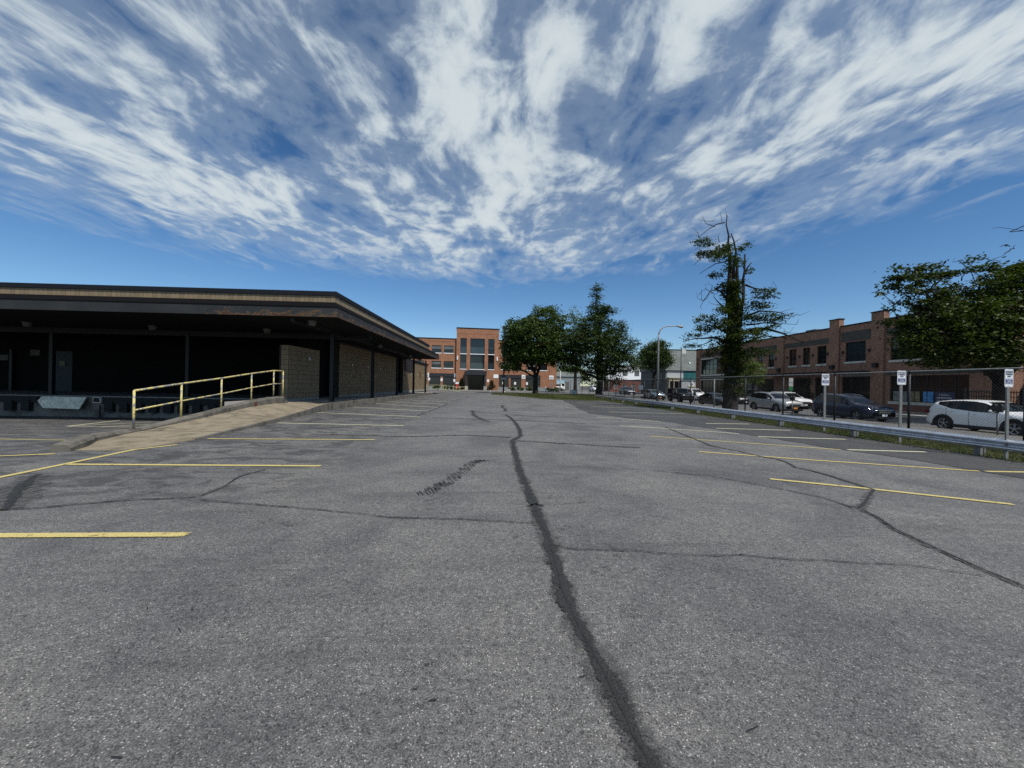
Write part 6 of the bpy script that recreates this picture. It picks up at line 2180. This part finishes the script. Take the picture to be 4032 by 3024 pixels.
# big spreading street tree at the right
def street_tree_right():
    bx, by = 31.0, 22.6
    root = empty('street_tree', (bx, by, -0.28), 0, 'large spreading street tree at the right edge shading the white SUV', 'tree')
    random.seed(77)
    s = 0.00552
    rv = Vector((math.cos(yaw), -math.sin(yaw), 0))
    dv = Vector((math.sin(math.radians(53)), math.cos(math.radians(53)), 0))   # direction seen from the lot
    # crown shape noted as (side offset, height) from the trunk; +side = right of trunk as seen from the lot
    hx = 1630.0

    def W(cx, cy, dd=0.0):
        side = (cx + (70 if cx < 1500 else 0) - hx) * s
        up = 1.5 + (1780 - cy) * s + 0.28
        p = rv * side + dv * dd
        return (p.x, p.y, up)
    blobs_ = [(1200, 880, 520, 300), (1700, 850, 400, 420), (1000, 1120, 460, 300), (760, 720, 200, 160), (1500, 1180, 480, 280), (2250, 900, 560, 500), (900, 900, 360, 220), (1350, 620, 300, 140), (1900, 620, 350, 250), (700, 1330, 230, 150), (1100, 1380, 300, 140), (620, 1120, 200, 200), (640, 1230, 200, 160), (850, 1380, 260, 130), (1400, 1420, 300, 110), (2050, 520, 420, 260), (2500, 650, 500, 450), (2000, 1250, 500, 260)]
    B_ = []
    for (cx, cy, rx, ry) in blobs_:
        x, y, z = W(cx, cy, random.uniform(-1.6, -0.2))
        B_.append((x, y, z, rx * s * 0.95, rx * s * 0.95, ry * s))
    cl = [blob_clumps(B_, 2.6, 0.45)]
    sprays = [(480, 560, 110, 40), (380, 640, 60, 45), (430, 460, 40, 25), (430, 790, 50, 18), (345, 880, 40, 15), (640, 465, 70, 28), (800, 445, 60, 20), (560, 700, 60, 30), (250, 720, 30, 15), (620, 600, 80, 30), (2300, 330, 300, 120), (1900, 420, 200, 100), (1250, 360, 50, 18), (1140, 430, 40, 20), (500, 960, 60, 30), (420, 1010, 120, 30), (700, 500, 100, 30), (900, 480, 120, 30), (690, 1190, 70, 25), (980, 1230, 80, 40), (1060, 1190, 60, 30), (1650, 420, 100, 40), (1400, 400, 90, 30)]
    S_ = []
    for (cx, cy, rx, ry) in sprays:
        x, y, z = W(cx, cy, random.uniform(-1.8, 0))
        S_.append((x, y, z, rx * s, rx * s, ry * s))
    cl.append(blob_clumps(S_, 7, 0.2))
    CL = np.concatenate(cl)
    # keep the crown clear of the brick wall
    CL = CL[CL[:, 0] + bx < 34.3]
    C = leaves_from(CL, 22, (0.26, 0.26, 0.11))
    C = C[C[:, 0] + bx < 34.6]
    leaf_mesh('crown', C, 0.19, 'leaf_street', root, 1.0)
    mb = MB()
    mb.tube([(0, 0, -0.1), (0, 0, 0.4), (0.05, 0.05, 2.0), (0.0, 0.1, 3.2), (0.1, 0.0, 4.6), (0.0, -0.1, 6.0)], [0.5, 0.36, 0.32, 0.30, 0.22, 0.12], 12)
    mb.build('trunk', 'bark', root, True)
    mb = MB()
    for b in B_ + S_:
        p = branch_path((random.uniform(-0.1, 0.1), random.uniform(-0.1, 0.1), random.uniform(2.3, 4.2)), (b[0], b[1], b[2]), 8, 0.35, 0.10)
        mb.tube(p, taper(0.15 if b in B_ else 0.07, 0.015, 9), 6)
        for q in range(3):
            t = p[random.randrange(3, 8)]
            e = CL[random.randrange(len(CL))]
            if (Vector(e) - t).length < 3.5:
                mb.tube(branch_path(t, e, 4, 0.4), taper(0.05, 0.012, 5), 4)
    # bare twigs on the skyline
    for (a, b) in (((640, 470), (440, 480)), ((440, 480), (460, 400)), ((340, 560), (250, 525)), ((1110, 560), (1150, 400)), ((1150, 400), (1030, 320)), ((1520, 440), (1700, 220)), ((1700, 220), (1760, 160)), ((1700, 170), (1580, 175)), ((1440, 330), (1300, 300)), ((1700, 215), (1640, 260)), ((2050, -60), (1500, -20)), ((560, 780), (520, 690)), ((370, 850), (520, 650))):
        mb.tube(branch_path(W(*a, -1.0), W(*b, -1.0), 5, 0.5), taper(0.035, 0.008, 6), 4)
    mb.build('limbs', 'bark', root, True)


street_tree_right()


# the tall half-dead tree behind the fence
def half_dead_tree():
    base = Vector((17.0, 27.5, -0.3))
    root = empty('half_dead_tree', base, 0, 'tall half-dead tree with broken bare top and ivy-covered trunk behind the guardrail', 'tree')
    random.seed(12)
    k = 0.01025
    rv = Vector((math.cos(yaw), -math.sin(yaw), 0))

    def T(X, Y, d=0.0):
        z = 1.5 + (1340 - Y) * k
        side = (X - 675) * k - 0.0192 * (z - 1.5)
        return Vector((rv.x * side, rv.y * side + d, z + 0.3))
    mb = MB()

    def br(pts, r0, r1, d=0.0, sides=7, twigs=0):
        P = []
        dd = d
        for i, (x, y) in enumerate(pts):
            P.append(T(x, y, d * i / max(1, len(pts) - 1)))
        Q = []
        for a, b in zip(P[:-1], P[1:]):
            n = max(1, int((b - a).length / 0.5))
            for j in range(n):
                q = a.lerp(b, j / n)
                Q.append(q + Vector((random.gauss(0, 1), random.gauss(0, 1), random.gauss(0, 1))) * 0.03)
        Q.append(P[-1])
        mb.tube(Q, taper(r0, r1, len(Q)), sides)
        for t in range(twigs):
            q = Q[random.randrange(len(Q) // 3, len(Q))]
            e = q + Vector((random.uniform(-0.9, 0.9), random.uniform(-0.6, 0.6), random.uniform(-0.3, 0.7)))
            mb.tube(branch_path(q, e, 4, 0.5), taper(0.022, 0.006, 5), 4)
    trunk = MB()
    TP = [(668, 1560), (672, 1480), (676, 1380), (684, 1200), (690, 1000), (700, 850), (696, 700), (690, 640)]
    trunk.tube([T(*p) for p in TP], [0.70, 0.52, 0.47, 0.45, 0.47, 0.42, 0.32, 0.22], 14)
    trunk.build('trunk', 'bark', root, True)
    br([(665, 800), (670, 560), (668, 400), (661, 250), (642, 170), (652, 105)], 0.26, 0.025)
    br([(632, 160), (560, 180), (490, 230), (430, 280)], 0.05, 0.012, -0.4, twigs=3)
    br([(570, 182), (500, 170), (475, 115)], 0.03, 0.01)
    br([(560, 150), (520, 150), (455, 142)], 0.02, 0.008)
    br([(612, 150), (600, 75)], 0.02, 0.006)
    br([(648, 140), (640, 62)], 0.02, 0.006)
    br([(712, 760), (720, 600), (722, 430)], 0.22, 0.07)
    br([(700, 560), (702, 480), (716, 370), (700, 280), (680, 235)], 0.13, 0.035)
    br([(704, 300), (730, 280), (758, 262)], 0.03, 0.008)
    br([(668, 260), (680, 262)], 0.05, 0.02)
    br([(735, 900), (764, 700), (768, 620), (771, 500), (778, 380)], 0.17, 0.055)
    br([(775, 520), (800, 470), (825, 440)], 0.08, 0.035)
    br([(770, 480), (790, 425)], 0.05, 0.03)
    br([(640, 690), (600, 655), (560, 648), (500, 662), (450, 730), (420, 775)], 0.09, 0.01, -0.8, twigs=7)
    br([(645, 790), (600, 745), (570, 735), (535, 700)], 0.09, 0.02, -0.4, twigs=3)
    br([(560, 660), (490, 640), (445, 665)], 0.03, 0.008, -0.5, twigs=3)
    br([(680, 350), (600, 350), (480, 390), (390, 480)], 0.06, 0.012, -0.5, twigs=3)
    br([(655, 430), (560, 460), (500, 490), (430, 540)], 0.05, 0.015, -0.5)
    br([(600, 300), (580, 262), (600, 235)], 0.03, 0.008)
    br([(780, 600), (870, 640), (960, 640)], 0.08, 0.015, -0.6, twigs=4)
    br([(830, 650), (930, 665), (990, 705)], 0.05, 0.012, -0.6, twigs=3)
    br([(740, 340), (790, 340), (870, 305)], 0.02, 0.006, 0.3)
    br([(740, 620), (780, 560), (830, 590)], 0.03, 0.01)
    br([(775, 830), (850, 790), (980, 800), (1045, 840)], 0.09, 0.012, -1.0, twigs=3)
    br([(980, 802), (1040, 780), (1110, 765)], 0.03, 0.006, -0.2)
    br([(760, 950), (830, 910), (900, 915), (1000, 950), (1100, 1000), (1160, 1015)], 0.14, 0.015, -1.2, twigs=8)
    br([(780, 1010), (900, 960), (1000, 975), (1120, 1010)], 0.08, 0.012, -0.8, twigs=5)
    br([(790, 890), (900, 870), (1000, 880), (1080, 888)], 0.07, 0.012, -0.8, twigs=3)
    br([(640, 1010), (560, 985), (500, 990), (380, 1000), (280, 1030)], 0.11, 0.012, -1.2, twigs=4)
    br([(640, 940), (520, 900), (400, 890)], 0.08, 0.015, -0.8, twigs=3)
    br([(540, 1000), (470, 1030), (380, 1050)], 0.05, 0.012, -0.5)
    br([(640, 1120), (560, 1090), (480, 1080)], 0.06, 0.015, -0.5)
    br([(740, 1130), (840, 1085), (950, 1070)], 0.07, 0.012, -0.8, twigs=2)
    mb.build('limbs', 'bark', root, True)
    P_ = [(675, 430, 50, 50), (720, 530, 45, 50), (650, 340, 70, 30), (700, 600, 60, 40), (440, 325, 60, 22), (520, 308, 50, 26), (500, 375, 60, 28), (600, 365, 90, 38), (690, 370, 50, 30), (560, 430, 80, 30), (640, 490, 70, 38), (590, 530, 60, 20), (760, 525, 30, 16),
          (590, 628, 50, 14), (740, 590, 30, 34), (840, 690, 85, 38), (800, 750, 60, 40), (900, 750, 60, 22), (570, 800, 60, 32), (500, 845, 70, 36), (420, 880, 40, 20), (470, 920, 80, 30),
          (390, 975, 60, 20), (560, 900, 70, 45), (600, 985, 60, 32), (420, 1040, 60, 12), (800, 850, 80, 40), (900, 850, 90, 30), (960, 840, 50, 22), (850, 930, 90, 25), (1010, 882, 60, 10),
          (740, 980, 120, 50), (670, 1050, 150, 50), (560, 1090, 60, 32), (840, 1085, 110, 32), (930, 1075, 50, 20), (700, 1140, 120, 50), (600, 1130, 50, 26), (780, 1180, 50, 30)]
    bl = []
    for (x, y, rx, ry) in P_:
        p = T(x, y, random.uniform(-1.3, 0.6))
        bl.append((p.x, p.y, p.z, rx * k, rx * k * 0.9, ry * k))
    # ivy round the trunk
    for y in range(600, 1400, 30):
        for s_ in (-1, 0, 1):
            wd = 30 if y < 760 else 44
            p = T(688 + s_ * wd + random.uniform(-10, 10), y, -0.42 if s_ == 0 else random.uniform(-0.4, 0.4))
            bl.append((p.x, p.y, p.z, 0.38, 0.40, 0.26))
    cl = blob_clumps(bl, 6.2, 0.25)
    C = leaves_from(cl, 15, (0.17, 0.17, 0.08))
    leaf_mesh('crown', C, 0.15, 'leaf_street', root, 1.0)


half_dead_tree()


# shrubs by the office, planters
def shrub(name, loc, blobs, n, leaf, mat, label, group=None):
    root = empty(name, loc, 0, label, 'shrub', group)
    cl = blob_clumps(blobs, n, 0.3)
    leaf_mesh('foliage', leaves_from(cl, 16, (0.14, 0.14, 0.12)), leaf, mat, root, 0.5)
    MB().tube([(0, 0, 0), (0, 0, blobs[0][2])], 0.05, 6).build('stem', 'bark', root)


shrub('conical_shrub', (-7.9, 83.6, 0.09), [(0, 0, 1.0, 0.65, 0.5, 0.95), (0.1, 0, 1.9, 0.35, 0.3, 0.6)], 7, 0.22, 'leaf_dark', 'dark conical shrub left of the office entrance', 'entrance shrubs')
shrub('conical_shrub', (-1.3, 84.0, 0.09), [(0, 0, 0.9, 0.75, 0.5, 0.85), (0, 0, 1.8, 0.4, 0.3, 0.5)], 7, 0.22, 'leaf_dark', 'dark conical shrub right of the office entrance', 'entrance shrubs')
shrub('planter_shrub', (32.9, 39.6, -0.28), [(0, 0, 1.1, 0.45, 0.45, 0.9), (0, 0, 2.3, 0.3, 0.3, 0.7)], 8, 0.14, 'leaf_dark', 'slim dark shrub standing by the shop door under the awning')
for i, x in enumerate((-13.2, -11.2, -9.6)):
    shrub('grass_clump', (x, 83.2, 0.09), [(0, 0, 0.45, 0.85, 0.3, 0.45)], 8, 0.25, 'leaf_maple', ('leftmost', 'middle', 'rightmost')[i] + ' green clump before the left office shutters', 'clumps before the office wall')
for i, x in enumerate((3.2, 5.0, 6.9, 11.4, 12.8)):
    shrub('grass_clump', (x, 84.4, 0.09), [(0, 0, 0.4, 0.85, 0.3, 0.42)], 8, 0.25, 'leaf_maple', ('first', 'second', 'third', 'fourth', 'fifth')[i] + ' green clump from the left along the right office wall', 'clumps before the office wall')


# ------------------------------------------------------------------ grass blades and debris
def blades(name, pts, h, w, mat):
    n = len(pts)
    ang = rng.uniform(0, 2 * PI, n)
    hh = h * rng.uniform(0.4, 1.3, n)
    dx, dy = np.cos(ang) * w / 2, np.sin(ang) * w / 2
    lean = rng.normal(0, 0.4, (n, 2)) * hh[:, None]
    V = np.empty((n, 3, 3))
    V[:, 0] = pts + np.stack([dx, dy, np.zeros(n)], 1)
    V[:, 1] = pts - np.stack([dx, dy, np.zeros(n)], 1)
    V[:, 2] = pts + np.stack([lean[:, 0], lean[:, 1], hh], 1)
    me = bpy.data.meshes.new(name)
    me.vertices.add(3 * n)
    me.vertices.foreach_set('co', V.reshape(-1))
    me.loops.add(3 * n)
    me.loops.foreach_set('vertex_index', np.arange(3 * n, dtype=np.int32))
    me.polygons.add(n)
    me.polygons.foreach_set('loop_start', np.arange(0, 3 * n, 3, dtype=np.int32))
    me.polygons.foreach_set('loop_total', np.full(n, 3, dtype=np.int32))
    me.materials.append(MATS[mat])
    me.update()
    o = bpy.data.objects.new(name, me)
    COL.objects.link(o)
    tag(o, kind='stuff')
    return o


gx = 11.8 + rng.random(90000) ** 0.8 * 4.6
gy = 3 + (rng.random(90000) ** 1.35) * 48
keep = rng.random(90000) < (0.45 + 0.55 * (np.sin(gx * 2.1 + gy * 0.7) * np.sin(gy * 1.3 + gx) > -0.25))
keep &= gx > np.array([vedge(b) + 0.06 * math.sin(b * 9) for b in gy])
gx, gy = gx[keep], gy[keep]
gzv = np.array([gz(min(a, 13), b) for a, b in zip(gx, gy)])
blades('verge_grass', np.stack([gx, gy, gzv + 0.01], 1), 0.065, 0.018, 'grass_blade')
ix = rng.uniform(-0.9, 16.0, 60000)
iy = rng.uniform(40, 61, 60000)
yn = np.array([isl_near(a) for a in ix])
k_ = (iy > yn + 0.1) & ((ix > 1.0) | (iy < 55.2 + (ix + 1.2) / 2.2 * 6.3))
ix, iy = ix[k_], iy[k_]
iz = np.array([gz(min(a, 13), b) for a, b in zip(ix, iy)]) + 0.09
blades('island_grass', np.stack([ix, iy, iz], 1), 0.11, 0.03, 'grass_blade')
# loose grit and leaf litter along kerb and verge
n = 5000
lx = np.concatenate([12.7 + rng.normal(0, 0.2, 2500), -9.05 + np.abs(rng.normal(0, 0.15, 2500))])
ly = np.concatenate([3 + rng.random(2500) ** 1.3 * 38, 21.8 + rng.random(2500) * 30])
lz = np.array([gz(a, b) for a, b in zip(lx, ly)]) + 0.02
leaf_mesh('leaf_litter', np.stack([lx, ly, lz], 1), 0.05, 'soil', None, 2.5, kind='stuff')

# lettering becomes plain mesh
bpy.context.view_layer.update()
dg = bpy.context.evaluated_depsgraph_get()
for o in TEXTS:
    me = bpy.data.meshes.new_from_object(o.evaluated_get(dg))
    nm = o.name
    q = bpy.data.objects.new('lettering', me)
    COL.objects.link(q)
    q.parent = o.parent
    q.location, q.rotation_euler, q.scale = o.location, o.rotation_euler, o.scale
    bpy.data.objects.remove(o)
